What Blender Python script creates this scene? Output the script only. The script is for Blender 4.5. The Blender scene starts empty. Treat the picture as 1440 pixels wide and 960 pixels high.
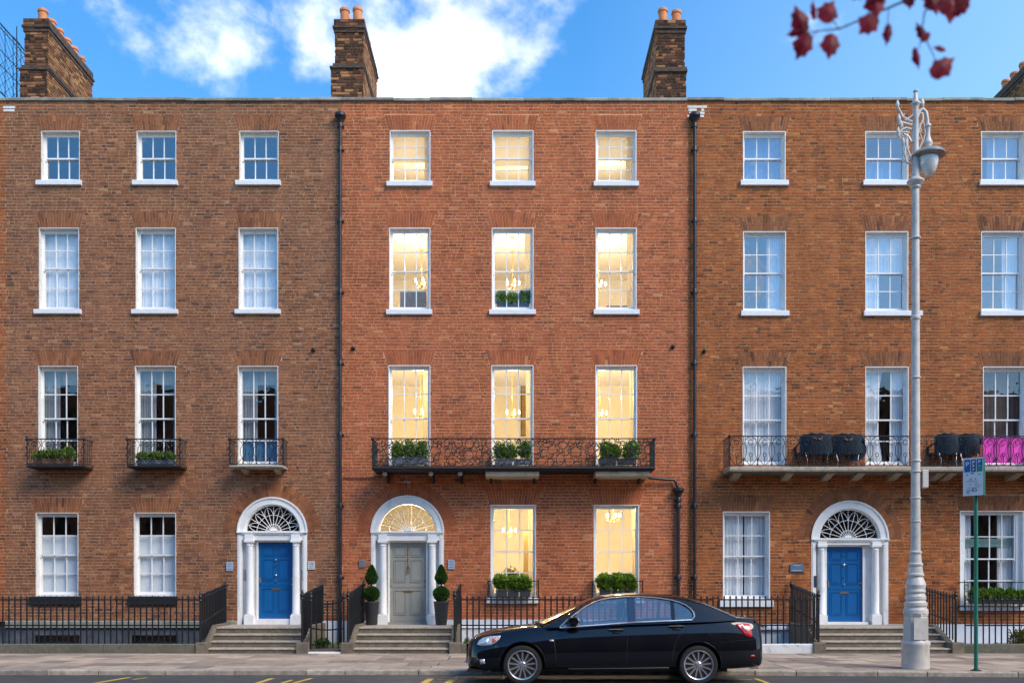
import bpy, bmesh, math, random
import numpy as np
from mathutils import Vector, Matrix
from mathutils.bvhtree import BVHTree
R = math.radians
random.seed(7)
rng = np.random.default_rng(7)
sc = bpy.context.scene

# ---------------------------------------------------------------- camera, sky, sun, exposure
FOC = 1300.0                      # focal length in pixels of a 1440 px wide frame
EYE = 1.5
cam_data = bpy.data.cameras.new('camera')
cam = bpy.data.objects.new('camera', cam_data)
sc.collection.objects.link(cam)
cam.location = (0, 0, EYE)
cam.rotation_euler = (R(90), 0, 0)
cam_data.sensor_width = 36.0
cam_data.lens = 36.0 * FOC / 1440
cam_data.shift_y = (832 - 480) / 1440
cam_data.clip_end = 3000
cam_data.dof.use_dof = True
cam_data.dof.focus_distance = 22.0
cam_data.dof.aperture_fstop = 1.8
sc.camera = cam
sc.view_settings.view_transform = 'Standard'
sc.view_settings.look = 'None'
sc.view_settings.gamma = 1
sc.view_settings.exposure = 0.95
sc.view_settings.use_curve_mapping = False

SUN_EL, SUN_AZ = 44.0, 128.0      # azimuth from +Y (behind the terrace) towards +X
sun_data = bpy.data.lights.new('sun', 'SUN')
sun_data.energy = 1.9
sun_data.angle = R(30)
sun_data.color = (1.0, 0.88, 0.72)
sun = bpy.data.objects.new('sun', sun_data)
sc.collection.objects.link(sun)
sdir = Vector((math.sin(R(SUN_AZ)) * math.cos(R(SUN_EL)), math.cos(R(SUN_AZ)) * math.cos(R(SUN_EL)), math.sin(R(SUN_EL))))
sun.rotation_euler = (-sdir).to_track_quat('-Z', 'Y').to_euler()

world = bpy.data.worlds.new('World')
sc.world = world
world.use_nodes = True
def build_world():
    nt = world.node_tree; N = nt.nodes; L = nt.links
    N.clear()
    out = N.new('ShaderNodeOutputWorld'); bg = N.new('ShaderNodeBackground')
    sky = N.new('ShaderNodeTexSky'); sky.sky_type = 'NISHITA'; sky.sun_disc = False
    sky.sun_elevation = R(SUN_EL); sky.sun_rotation = R(SUN_AZ)
    sky.air_density = 1.15; sky.dust_density = 0.35; sky.ozone_density = 2.2
    hsv = N.new('ShaderNodeHueSaturation'); hsv.inputs['Saturation'].default_value = 1.36
    L.new(sky.outputs[0], hsv.inputs['Color'])
    tc = N.new('ShaderNodeTexCoord')
    sep = N.new('ShaderNodeSeparateXYZ'); L.new(tc.outputs['Generated'], sep.inputs[0])
    def math_(op, a, b=None, c=None, clamp=False):
        m = N.new('ShaderNodeMath'); m.operation = op; m.use_clamp = clamp
        for i, v in enumerate((a, b, c)):
            if v is None: continue
            if isinstance(v, (int, float)): m.inputs[i].default_value = v
            else: L.new(v, m.inputs[i])
        return m.outputs[0]
    noi = N.new('ShaderNodeTexNoise'); noi.inputs['Scale'].default_value = 7.0; noi.inputs['Detail'].default_value = 9
    noi.inputs['Roughness'].default_value = 0.56; noi.inputs['Distortion'].default_value = 0.1
    mp = N.new('ShaderNodeMapping'); mp.inputs['Scale'].default_value = (1, 1, 1.3); mp.inputs['Location'].default_value = (3.1, 0.4, 1.3)
    L.new(tc.outputs['Generated'], mp.inputs[0]); L.new(mp.outputs[0], noi.inputs['Vector'])
    # cumulus banks: centre direction (photo pixel), radius, weight
    blobs = [(215,-10,70,.55),(300,-5,70,.75),(345,45,48,.6),(400,20,70,.75),(440,50,50,.55),(440,100,32,.36),(180,20,45,.35),(500,90,55,.5),
             (600,105,75,.85),(560,120,55,.6),(680,100,55,.75),(640,80,50,.6),(725,125,30,.5),(540,75,45,.45),(590,20,45,.33),(520,10,40,.3),
             (805,5,26,.36),(1275,30,42,.34),(1330,10,30,.25),(620,60,30,.3),(880,90,110,-.7),(60,60,60,-.5),(1060,30,65,-.7),(240,10,50,.3),(500,40,40,-.35),
             (-80,-60,130,.6),(-300,60,150,.6),(150,-150,120,.6),(700,-250,170,.6),(1750,-120,160,.55),(2100,100,200,.5),(1000,-420,200,.5)]
    acc = None
    for px, py, r, w in blobs:
        d = Vector((px - 720, FOC, 832 - py)).normalized()
        vm = N.new('ShaderNodeVectorMath'); vm.operation = 'DISTANCE'
        L.new(tc.outputs['Generated'], vm.inputs[0]); vm.inputs[1].default_value = d
        rr = r / 1500.0
        q = math_('DIVIDE', vm.outputs['Value'], rr)
        q = math_('MULTIPLY', q, q); q = math_('MULTIPLY', q, -1.0); q = math_('EXPONENT', q)
        q = math_('MULTIPLY', q, w * 0.47)
        acc = q if acc is None else math_('ADD', acc, q)
    # scattered cloud elsewhere (behind the camera)
    back = math_('MULTIPLY_ADD', sep.outputs['Y'], -0.05, -0.02, clamp=True)
    acc = math_('ADD', acc, back)
    dens = math_('ADD', math_('MULTIPLY', math_('SUBTRACT', noi.outputs['Fac'], 0.5), 3.1), acc)
    mr = N.new('ShaderNodeMapRange'); mr.interpolation_type = 'SMOOTHSTEP'
    mr.inputs['From Min'].default_value = 0.20; mr.inputs['From Max'].default_value = 0.90
    L.new(dens, mr.inputs['Value'])
    noi2 = N.new('ShaderNodeTexNoise'); noi2.inputs['Scale'].default_value = 9; noi2.inputs['Detail'].default_value = 6
    L.new(tc.outputs['Generated'], noi2.inputs['Vector'])
    cr = N.new('ShaderNodeValToRGB'); cr.color_ramp.elements[0].position = .3; cr.color_ramp.elements[0].color = (4.3, 4.8, 5.6, 1)
    cr.color_ramp.elements[1].position = .6; cr.color_ramp.elements[1].color = (5.6, 5.7, 5.9, 1)
    L.new(noi2.outputs['Fac'], cr.inputs[0])
    mix = N.new('ShaderNodeMix'); mix.data_type = 'RGBA'
    L.new(mr.outputs[0], mix.inputs['Factor']); L.new(hsv.outputs[0], mix.inputs['A']); L.new(cr.outputs[0], mix.inputs['B'])
    hz = math_('MULTIPLY_ADD', sep.outputs['X'], .75, -.05, clamp=True)     # the sky pales towards the right
    hm = N.new('ShaderNodeMix'); hm.data_type = 'RGBA'; L.new(hz, hm.inputs['Factor']); L.new(hsv.outputs[0], hm.inputs['A']); hm.inputs['B'].default_value = (2.9, 4.2, 6.0, 1)
    L.new(hm.outputs['Result'], mix.inputs['A'])
    L.new(mix.outputs['Result'], bg.inputs['Color'])
    bg.inputs['Strength'].default_value = 0.15
    L.new(bg.outputs[0], out.inputs['Surface'])
build_world()

# ---------------------------------------------------------------- helpers
F = 24.07                                   # distance of the terrace front
PM = FOC / F                                # pixels per metre on it
def fx(px): return (px - 720) / PM          # photo pixel on the front plane -> X
def fz(py): return EYE + (832 - py) / PM    # photo pixel on the front plane -> Z
def P(px, py, Y): return Vector(((px - 720) * Y / FOC, Y, EYE + (832 - py) * Y / FOC))

COL = sc.collection
WORLD_ROOTS = set()          # things whose parts are written in world coordinates
def link(o, parent=None):
    COL.objects.link(o)
    if parent is not None:
        o.parent = parent
        if parent.name in WORLD_ROOTS: o.matrix_parent_inverse = Matrix.Translation(-parent.location)
    return o

class MB:
    def __init__(s): s.v = []; s.f = []; s.m = []; s.mi = 0
    def add(s, vs, fs):
        b = len(s.v); s.v.extend([tuple(v) for v in vs]); s.f.extend([tuple(i + b for i in f) for f in fs]); s.m.extend([s.mi] * len(fs))
        return s
    def box(s, x0, x1, y0, y1, z0, z1, skip=()):
        if x0 > x1: x0, x1 = x1, x0
        if y0 > y1: y0, y1 = y1, y0
        vs = [(x0,y0,z0),(x1,y0,z0),(x1,y1,z0),(x0,y1,z0),(x0,y0,z1),(x1,y0,z1),(x1,y1,z1),(x0,y1,z1)]
        fs = {'b':(0,3,2,1),'t':(4,5,6,7),'f':(0,1,5,4),'r':(1,2,6,5),'k':(2,3,7,6),'l':(3,0,4,7)}
        return s.add(vs, [f for k, f in fs.items() if k not in skip])
    def bbox(s, x0, x1, y0, y1, z0, z1, b=.01):
        """box with chamfered long edges (front and top)"""
        prof = [(y1,z0),(y0+b,z0),(y0,z0+b),(y0,z1-b),(y0+b,z1),(y1,z1)]
        n = len(prof)
        vs = [(x0+ (0 if i in (0,5) else b*.0), y, z) for i,(y,z) in enumerate(prof)] + [(x1, y, z) for y, z in prof]
        fs = [(i, i+n, (i+1)%n+n, (i+1)%n) for i in range(n)]
        fs += [tuple(range(n)), tuple(reversed(range(n, 2*n)))]
        return s.add(vs, fs)
    def prism(s, pts, axis, a, b):
        """pts 2D polygon; axis 'y': pts=(x,z) extruded y a..b; 'x': pts=(y,z); 'z': pts=(x,y)"""
        def mk(p, t):
            return (p[0], t, p[1]) if axis == 'y' else (t, p[0], p[1]) if axis == 'x' else (p[0], p[1], t)
        n = len(pts)
        vs = [mk(p, a) for p in pts] + [mk(p, b) for p in pts]
        fs = [(i, (i+1)%n, (i+1)%n+n, i+n) for i in range(n)] + [tuple(reversed(range(n))), tuple(range(n, 2*n))]
        return s.add(vs, fs)
    def tube(s, pts, r, n=6, closed=False, caps=True):
        pts = [Vector(p) for p in pts]; m = len(pts)
        if m < 2: return s
        rr = r if isinstance(r, (list, tuple)) else [r]*m
        vs = []; prev = None
        for i, p in enumerate(pts):
            if closed: t = pts[(i+1)%m] - pts[i-1]
            else: t = pts[min(i+1,m-1)] - pts[max(i-1,0)]
            if t.length < 1e-9: t = Vector((0,0,1))
            t.normalize()
            if prev is None:
                a = Vector((0,0,1)) if abs(t.z) < .9 else Vector((1,0,0))
                u = t.cross(a).normalized()
            else:
                u = prev - t * prev.dot(t)
                u = u.normalized() if u.length > 1e-6 else t.cross(Vector((0,0,1))).normalized()
            prev = u; w = t.cross(u)
            for k in range(n):
                a = 2*math.pi*(k+.5)/n
                vs.append(p + (u*math.cos(a) + w*math.sin(a))*rr[i])
        fs = []
        for i in range(m if closed else m-1):
            j = (i+1) % m
            for k in range(n):
                fs.append((i*n+k, i*n+(k+1)%n, j*n+(k+1)%n, j*n+k))
        if not closed and caps: fs += [tuple(reversed(range(n))), tuple(range((m-1)*n, m*n))]
        return s.add(vs, fs)
    def lathe(s, prof, c, n=20, axis='z', caps=True):
        """prof: (r, h) list bottom to top"""
        vs = []
        for r, h in prof:
            for k in range(n):
                a = 2*math.pi*k/n; x, y = r*math.cos(a), r*math.sin(a)
                if axis == 'z': vs.append((c[0]+x, c[1]+y, c[2]+h))
                elif axis == 'y': vs.append((c[0]+x, c[1]+h, c[2]-y))
                else: vs.append((c[0]+h, c[1]+x, c[2]+y))
        fs = []
        for i in range(len(prof)-1):
            for k in range(n): fs.append((i*n+k, i*n+(k+1)%n, (i+1)*n+(k+1)%n, (i+1)*n+k))
        if caps: fs += [tuple(reversed(range(n))), tuple(range((len(prof)-1)*n, len(prof)*n))]
        return s.add(vs, fs)
    def mesh(s, name, mats, smooth=None):
        me = bpy.data.meshes.new(name)
        me.from_pydata(s.v, [], s.f)
        for m in (mats if isinstance(mats, (list, tuple)) else [mats]): me.materials.append(m)
        if any(s.m): me.polygons.foreach_set('material_index', s.m)
        if smooth:
            me.polygons.foreach_set('use_smooth', [True]*len(me.polygons))
            me.set_sharp_from_angle(angle=R(smooth))
        me.update()
        return me
    def build(s, name, mats, parent=None, smooth=None, loc=None):
        o = bpy.data.objects.new(name, s.mesh(name, mats, smooth))
        if loc is not None: o.location = loc
        return link(o, parent)

def tag(o, label=None, cat=None, group=None, kind=None):
    if label: o['label'] = label
    if cat: o['category'] = cat
    if group: o['group'] = group
    if kind: o['kind'] = kind
    return o
def empty(name, loc, label=None, cat=None, group=None, kind=None):
    o = bpy.data.objects.new(name, None); o.location = loc; o.empty_display_size = .2
    COL.objects.link(o)
    if name in ('brick_townhouse', 'opposite_terrace'): WORLD_ROOTS.add(o.name)
    return tag(o, label, cat, group, kind)
def copy_thing(root, loc, label=None):
    r = root.copy(); COL.objects.link(r); r.location = loc
    if label: r['label'] = label
    def kids(src, dst):
        for ch in list(src.children):
            c = ch.copy(); COL.objects.link(c); c.parent = dst; kids(ch, c)
    kids(root, r)
    return r

# ---------------------------------------------------------------- materials
MATS = {}
def pbr(name, col, rough=.6, metal=0., var=.12, scale=6., bump=.0, bscale=60., coat=0., spec=.5, dirt=None, dirt_scale=1.5, dirt_amt=.5, objrand=0., dirt_lo=.5):
    if name in MATS: return MATS[name]
    m = bpy.data.materials.new(name); m.use_nodes = True; MATS[name] = m
    nt = m.node_tree; N = nt.nodes; L = nt.links; b = N['Principled BSDF']
    b.inputs['Roughness'].default_value = rough; b.inputs['Metallic'].default_value = metal
    b.inputs['Coat Weight'].default_value = coat; b.inputs['Coat Roughness'].default_value = .03
    b.inputs['Specular IOR Level'].default_value = spec
    geo = N.new('ShaderNodeNewGeometry')
    n1 = N.new('ShaderNodeTexNoise'); n1.inputs['Scale'].default_value = scale; n1.inputs['Detail'].default_value = 5
    L.new(geo.outputs['Position'], n1.inputs['Vector'])
    mr = N.new('ShaderNodeMapRange'); mr.inputs['From Min'].default_value = .3; mr.inputs['From Max'].default_value = .7
    mr.inputs['To Min'].default_value = 1 - var; mr.inputs['To Max'].default_value = 1 + var
    L.new(n1.outputs['Fac'], mr.inputs['Value'])
    vm = N.new('ShaderNodeVectorMath'); vm.operation = 'SCALE'; vm.inputs[0].default_value = col[:3]
    L.new(mr.outputs[0], vm.inputs['Scale'])
    cur = vm.outputs[0]
    if objrand:
        oi = N.new('ShaderNodeObjectInfo'); m2 = N.new('ShaderNodeMapRange')
        m2.inputs['To Min'].default_value = 1 - objrand; m2.inputs['To Max'].default_value = 1 + objrand
        L.new(oi.outputs['Random'], m2.inputs['Value'])
        v2 = N.new('ShaderNodeVectorMath'); v2.operation = 'SCALE'; L.new(cur, v2.inputs[0]); L.new(m2.outputs[0], v2.inputs['Scale']); cur = v2.outputs[0]
    if dirt:
        n3 = N.new('ShaderNodeTexNoise'); n3.inputs['Scale'].default_value = dirt_scale; n3.inputs['Detail'].default_value = 8; n3.inputs['Roughness'].default_value = .65
        L.new(geo.outputs['Position'], n3.inputs['Vector'])
        m3 = N.new('ShaderNodeMapRange'); m3.inputs['From Min'].default_value = dirt_lo; m3.inputs['From Max'].default_value = dirt_lo + .2
        m3.inputs['To Max'].default_value = dirt_amt
        L.new(n3.outputs['Fac'], m3.inputs['Value'])
        mx = N.new('ShaderNodeMix'); mx.data_type = 'RGBA'; L.new(m3.outputs[0], mx.inputs['Factor']); L.new(cur, mx.inputs['A'])
        mx.inputs['B'].default_value = (*dirt, 1); cur = mx.outputs['Result']
    L.new(cur, b.inputs['Base Color'])
    if bump:
        n2 = N.new('ShaderNodeTexNoise'); n2.inputs['Scale'].default_value = bscale; n2.inputs['Detail'].default_value = 6
        L.new(geo.outputs['Position'], n2.inputs['Vector'])
        bp = N.new('ShaderNodeBump'); bp.inputs['Strength'].default_value = bump; bp.inputs['Distance'].default_value = .01
        L.new(n2.outputs['Fac'], bp.inputs['Height']); L.new(bp.outputs[0], b.inputs['Normal'])
    return m

def brick_mat(name, stops, single=False, patch=(.5,.5,.5), patch_amt=.35, soot=.25):
    m = bpy.data.materials.new(name); m.use_nodes = True; MATS[name] = m
    nt = m.node_tree; N = nt.nodes; L = nt.links; b = N['Principled BSDF']
    b.inputs['Roughness'].default_value = .88; b.inputs['Specular IOR Level'].default_value = .25
    if single:
        t = N.new('ShaderNodeObjectInfo').outputs['Random']
    else:
        at = N.new('ShaderNodeAttribute'); at.attribute_name = 'tone'; t = at.outputs['Fac']
    cr = N.new('ShaderNodeValToRGB'); r = cr.color_ramp
    while len(r.elements) < len(stops): r.elements.new(.5)
    for e, (p, c) in zip(r.elements, stops): e.position = p; e.color = (*c, 1)
    L.new(t, cr.inputs[0])
    geo = N.new('ShaderNodeNewGeometry')
    n1 = N.new('ShaderNodeTexNoise'); n1.inputs['Scale'].default_value = .45; n1.inputs['Detail'].default_value = 5; n1.inputs['Roughness'].default_value = .6
    L.new(geo.outputs['Position'], n1.inputs['Vector'])
    mr = N.new('ShaderNodeMapRange'); mr.inputs['From Min'].default_value = .42; mr.inputs['From Max'].default_value = .68; mr.inputs['To Max'].default_value = patch_amt*1.0
    L.new(n1.outputs['Fac'], mr.inputs['Value'])
    mx = N.new('ShaderNodeMix'); mx.data_type = 'RGBA'; L.new(mr.outputs[0], mx.inputs['Factor']); L.new(cr.outputs[0], mx.inputs['A']); mx.inputs['B'].default_value = (*patch, 1)
    n2 = N.new('ShaderNodeTexNoise'); n2.inputs['Scale'].default_value = 26; n2.inputs['Detail'].default_value = 6; n2.inputs['Roughness'].default_value = .7
    L.new(geo.outputs['Position'], n2.inputs['Vector'])
    m2 = N.new('ShaderNodeMapRange'); m2.inputs['From Min'].default_value = .3; m2.inputs['From Max'].default_value = .7; m2.inputs['To Min'].default_value = .80; m2.inputs['To Max'].default_value = 1.20
    L.new(n2.outputs['Fac'], m2.inputs['Value'])
    n3 = N.new('ShaderNodeTexNoise'); n3.inputs['Scale'].default_value = 1.4; n3.inputs['Detail'].default_value = 8; n3.inputs['Roughness'].default_value = .7
    L.new(geo.outputs['Position'], n3.inputs['Vector'])
    m3 = N.new('ShaderNodeMapRange'); m3.inputs['From Min'].default_value = .45; m3.inputs['From Max'].default_value = .72; m3.inputs['To Min'].default_value = 1; m3.inputs['To Max'].default_value = 1 - soot
    L.new(n3.outputs['Fac'], m3.inputs['Value'])
    mp = N.new('ShaderNodeMapping'); mp.inputs['Scale'].default_value = (2.6, 1, .22); L.new(geo.outputs['Position'], mp.inputs[0])
    n4 = N.new('ShaderNodeTexNoise'); n4.inputs['Scale'].default_value = 1.; n4.inputs['Detail'].default_value = 6; n4.inputs['Roughness'].default_value = .6
    L.new(mp.outputs[0], n4.inputs['Vector'])
    m4 = N.new('ShaderNodeMapRange'); m4.inputs['From Min'].default_value = .40; m4.inputs['From Max'].default_value = .66; m4.inputs['To Min'].default_value = 1.10; m4.inputs['To Max'].default_value = .80
    L.new(n4.outputs['Fac'], m4.inputs['Value'])
    mu0 = N.new('ShaderNodeMath'); mu0.operation = 'MULTIPLY'; L.new(m2.outputs[0], mu0.inputs[0]); L.new(m3.outputs[0], mu0.inputs[1])
    mu = N.new('ShaderNodeMath'); mu.operation = 'MULTIPLY'; L.new(mu0.outputs[0], mu.inputs[0]); L.new(m4.outputs[0], mu.inputs[1])
    vm = N.new('ShaderNodeVectorMath'); vm.operation = 'SCALE'; L.new(mx.outputs['Result'], vm.inputs[0]); L.new(mu.outputs[0], vm.inputs['Scale'])
    L.new(vm.outputs[0], b.inputs['Base Color'])
    bp = N.new('ShaderNodeBump'); bp.inputs['Strength'].default_value = .35; bp.inputs['Distance'].default_value = .003
    L.new(n2.outputs['Fac'], bp.inputs['Height']); L.new(bp.outputs[0], b.inputs['Normal'])
    return m

def glass_mat(name, tint=(1,1,1), refl=.16, wav=.25, gcol=(1,1,1)):
    m = bpy.data.materials.new(name); m.use_nodes = True; MATS[name] = m
    nt = m.node_tree; N = nt.nodes; L = nt.links; N.clear()
    out = N.new('ShaderNodeOutputMaterial'); tr = N.new('ShaderNodeBsdfTransparent'); gl = N.new('ShaderNodeBsdfGlossy')
    tr.inputs[0].default_value = (*tint, 1); gl.inputs['Color'].default_value = (*gcol, 1); gl.inputs['Roughness'].default_value = .015
    lw = N.new('ShaderNodeLayerWeight'); lw.inputs['Blend'].default_value = .5
    pw = N.new('ShaderNodeMath'); pw.operation = 'POWER'; L.new(lw.outputs['Facing'], pw.inputs[0]); pw.inputs[1].default_value = 5
    ad = N.new('ShaderNodeMath'); ad.operation = 'MULTIPLY_ADD'; ad.use_clamp = True; L.new(pw.outputs[0], ad.inputs[0]); ad.inputs[1].default_value = .9; ad.inputs[2].default_value = .05 + refl
    geo = N.new('ShaderNodeNewGeometry'); n = N.new('ShaderNodeTexNoise'); n.inputs['Scale'].default_value = 2.2; n.inputs['Detail'].default_value = 2
    L.new(geo.outputs['Position'], n.inputs['Vector'])
    bp = N.new('ShaderNodeBump'); bp.inputs['Strength'].default_value = wav; bp.inputs['Distance'].default_value = .02
    L.new(n.outputs['Fac'], bp.inputs['Height']); L.new(bp.outputs[0], gl.inputs['Normal'])
    mx = N.new('ShaderNodeMixShader'); L.new(ad.outputs[0], mx.inputs[0]); L.new(tr.outputs[0], mx.inputs[1]); L.new(gl.outputs[0], mx.inputs[2])
    L.new(mx.outputs[0], out.inputs['Surface'])
    return m

def emit_mat(name, col, strength):
    m = bpy.data.materials.new(name); m.use_nodes = True
    b = m.node_tree.nodes['Principled BSDF']; b.inputs['Base Color'].default_value = (*col, 1)
    b.inputs['Emission Color'].default_value = (*col, 1); b.inputs['Emission Strength'].default_value = strength
    return m

def cloth_mat(name, col, trans=.45):
    m = bpy.data.materials.new(name); m.use_nodes = True
    nt = m.node_tree; N = nt.nodes; L = nt.links; N.clear()
    out = N.new('ShaderNodeOutputMaterial'); d = N.new('ShaderNodeBsdfDiffuse'); t = N.new('ShaderNodeBsdfTranslucent')
    for x in (d, t): x.inputs['Color'].default_value = (*col, 1)
    mx = N.new('ShaderNodeMixShader'); mx.inputs[0].default_value = trans
    L.new(d.outputs[0], mx.inputs[1]); L.new(t.outputs[0], mx.inputs[2]); L.new(mx.outputs[0], out.inputs['Surface'])
    return m

def leaf_mat(name, c1, c2, trans=.25):
    m = bpy.data.materials.new(name); m.use_nodes = True
    nt = m.node_tree; N = nt.nodes; L = nt.links; N.clear()
    out = N.new('ShaderNodeOutputMaterial'); at = N.new('ShaderNodeAttribute'); at.attribute_name = 'tone'
    cr = N.new('ShaderNodeValToRGB'); cr.color_ramp.elements[0].color = (*c1, 1); cr.color_ramp.elements[1].color = (*c2, 1)
    L.new(at.outputs['Fac'], cr.inputs[0])
    p = N.new('ShaderNodeBsdfPrincipled'); p.inputs['Roughness'].default_value = .5; p.inputs['Specular IOR Level'].default_value = .35
    t = N.new('ShaderNodeBsdfTranslucent'); L.new(cr.outputs[0], p.inputs['Base Color']); L.new(cr.outputs[0], t.inputs['Color'])
    mx = N.new('ShaderNodeMixShader'); mx.inputs[0].default_value = trans
    L.new(p.outputs[0], mx.inputs[1]); L.new(t.outputs[0], mx.inputs[2]); L.new(mx.outputs[0], out.inputs['Surface'])
    return m

LEFT_STOPS = [(0.,(.12,.058,.038)),(.12,(.175,.074,.042)),(.30,(.235,.090,.046)),(.50,(.285,.106,.047)),(.75,(.325,.122,.052)),(.94,(.38,.155,.066)),(1.,(.44,.22,.11))]
MID_STOPS  = [(0.,(.24,.080,.047)),(.10,(.32,.090,.044)),(.28,(.395,.104,.043)),(.50,(.45,.118,.045)),(.75,(.49,.133,.049)),(.94,(.53,.165,.060)),(1.,(.60,.25,.11))]
RIGHT_STOPS= [(0.,(.13,.050,.028)),(.12,(.20,.066,.029)),(.30,(.285,.082,.028)),(.50,(.35,.096,.028)),(.75,(.40,.112,.031)),(.94,(.47,.150,.040)),(1.,(.52,.23,.08))]
CH_SHADED_STOPS   = [(0.,(.03,.018,.014)),(.35,(.07,.034,.022)),(.70,(.13,.056,.030)),(.90,(.28,.11,.05)),(1.,(.46,.22,.10))]  # chimney fronts: shade painted in as darker brick tones
ARCH_STOPS = [(0.,(.12,.048,.028)),(.3,(.25,.090,.041)),(.7,(.345,.125,.052)),(1.,(.43,.17,.075))]
BR = {}
for key, st, pt, pa in (('left', LEFT_STOPS, (.26,.125,.075), .5), ('mid', MID_STOPS, (.38,.12,.06), .4), ('right', RIGHT_STOPS, (.42,.125,.035), .5), ('chimney', CH_SHADED_STOPS, (.1,.06,.04), .2), ('arch', ARCH_STOPS, (.30,.13,.06), .3)):
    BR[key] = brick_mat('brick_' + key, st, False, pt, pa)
    BR[key + '_single'] = brick_mat('brick_piece_' + key, st, True, pt, pa)
M_mortar_left = pbr('mortar_left', (.45,.255,.145), .95, var=.3, scale=9, bump=.2, bscale=90, dirt=(.2,.11,.07), dirt_scale=2, dirt_amt=.45)
M_mortar_mid = pbr('mortar_mid', (.66,.30,.145), .95, var=.2, scale=9, bump=.2, bscale=90, dirt=(.35,.17,.1), dirt_scale=2, dirt_amt=.4)
M_mortar_right = pbr('mortar_right', (.47,.235,.105), .95, var=.3, scale=9, bump=.2, bscale=90, dirt=(.2,.10,.05), dirt_scale=2, dirt_amt=.45)
M_mortar_ch = pbr('mortar_chimney', (.42,.24,.13), .95, var=.35, scale=6, bump=.5, dirt=(.07,.05,.04), dirt_scale=2.5, dirt_amt=.7)
M_white = pbr('white_gloss_paint', (.84,.83,.81), .38, var=.04, scale=3, bump=.05, dirt=(.45,.41,.35), dirt_scale=3.5, dirt_amt=.42, dirt_lo=.54)
M_old_white = pbr('weathered_white_paint', (.72,.69,.64), .6, var=.08, scale=8, bump=.15, dirt=(.32,.25,.19), dirt_scale=9, dirt_amt=.7, dirt_lo=.56)
M_sill = pbr('painted_sill', (.78,.78,.78), .5, var=.06, scale=7, bump=.15, dirt=(.3,.27,.24), dirt_scale=10, dirt_amt=.6, dirt_lo=.6)
M_stone = pbr('granite_step', (.17,.135,.095), .85, var=.28, scale=14, bump=.5, bscale=70, dirt=(.07,.06,.045), dirt_scale=3.5, dirt_amt=.75, dirt_lo=.5, objrand=.12)
M_stone_nose = pbr('worn_granite_edge', (.40,.345,.27), .8, var=.2, scale=16, bump=.4, dirt=(.16,.14,.11), dirt_scale=6, dirt_amt=.6)
M_plinth = pbr('mossy_granite_plinth', (.13,.12,.088), .9, var=.25, scale=10, bump=.5, bscale=50, dirt=(.055,.065,.03), dirt_scale=2.5, dirt_amt=.7)
M_plinth_white = pbr('flaking_white_plinth', (.66,.66,.65), .8, var=.1, scale=9, bump=.4, dirt=(.13,.12,.07), dirt_scale=4.5, dirt_amt=.9, dirt_lo=.55)
M_render_white = pbr('white_render', (.72,.75,.80), .8, var=.05, scale=5, bump=.2, dirt=(.4,.42,.42), dirt_scale=2, dirt_amt=.5, dirt_lo=.56)
M_render_dark = pbr('dark_basement_render', (.065,.075,.095), .8, var=.3, scale=4, bump=.3, dirt=(.16,.15,.13), dirt_scale=2, dirt_amt=.6)
M_coping = pbr('coping_stone', (.30,.29,.25), .85, var=.25, scale=5, bump=.4, dirt=(.09,.10,.08), dirt_scale=2.4, dirt_amt=.7, objrand=.3)
M_string = pbr('mossy_string_course', (.26,.26,.22), .9, var=.25, scale=5, bump=.4, dirt=(.09,.12,.09), dirt_scale=3, dirt_amt=.7)
M_iron = pbr('black_iron', (.006,.006,.007), .45, var=.3, scale=20, bump=.15, bscale=120)
M_iron_dull = pbr('dull_black_iron', (.011,.012,.014), .6, var=.3, scale=14, bump=.3, dirt=(.10,.07,.05), dirt_scale=8, dirt_amt=.5, dirt_lo=.6)
M_pipe = pbr('black_painted_pipe', (.012,.014,.02), .4, var=.3, scale=8, bump=.2, dirt=(.05,.05,.055), dirt_scale=6, dirt_amt=.4)
M_lead = pbr('lead_sheet', (.23,.25,.28), .5, var=.15, metal=.3)
M_pot = pbr('terracotta_pot', (.62,.24,.10), .8, var=.2, scale=6, bump=.2, dirt=(.25,.13,.08), dirt_scale=4, dirt_amt=.4)
M_grey_planter = pbr('dark_grey_planter', (.035,.038,.045), .5, var=.1)
M_slate_planter = pbr('slate_blue_planter', (.12,.135,.165), .55, var=.15)
M_brown_planter = pbr('brown_wood_planter', (.16,.065,.03), .7, var=.3, scale=12)
M_blue = pbr('blue_door_paint', (.004,.105,.31), .32, var=.06, scale=3, bump=.04, coat=.3)
M_greydoor = pbr('grey_door_paint', (.30,.295,.26), .4, var=.05, scale=3, bump=.04)
M_brass = pbr('brass', (.75,.50,.16), .3, metal=1., var=.15, scale=20)
M_steel = pbr('steel', (.5,.5,.5), .35, metal=1., var=.1)
M_dark = pbr('dark_room', (.02,.018,.017), .9, var=.3)
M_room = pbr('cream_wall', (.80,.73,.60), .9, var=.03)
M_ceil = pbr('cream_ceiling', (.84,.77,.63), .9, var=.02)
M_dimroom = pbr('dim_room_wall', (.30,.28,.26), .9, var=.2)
M_glass = glass_mat('window_glass', (.96,.98,1), .06, .22)
M_glass_old = glass_mat('old_window_glass', (.85,.9,.95), .20, .35)
M_glass_lit = glass_mat('clear_window_glass', (.98,.98,.97), .0, .1)
M_net = cloth_mat('net_curtain', (.90,.93,.95), .2)
M_net_grey = cloth_mat('grey_net_curtain', (.36,.40,.43), .3)
M_net_blue = cloth_mat('blue_curtain', (.22,.42,.68), .3)
M_blind = cloth_mat('roller_blind', (.90,.94,.96), .15)
M_tarmac = pbr('asphalt', (.065,.062,.062), .62, var=.3, scale=3, bump=.8, bscale=220, dirt=(.075,.07,.066), dirt_scale=.8, dirt_amt=.6)
M_yellow = pbr('yellow_road_paint', (.60,.40,.06), .7, var=.2, scale=20, dirt=(.09,.08,.06), dirt_scale=12, dirt_amt=.8, dirt_lo=.52)
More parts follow.
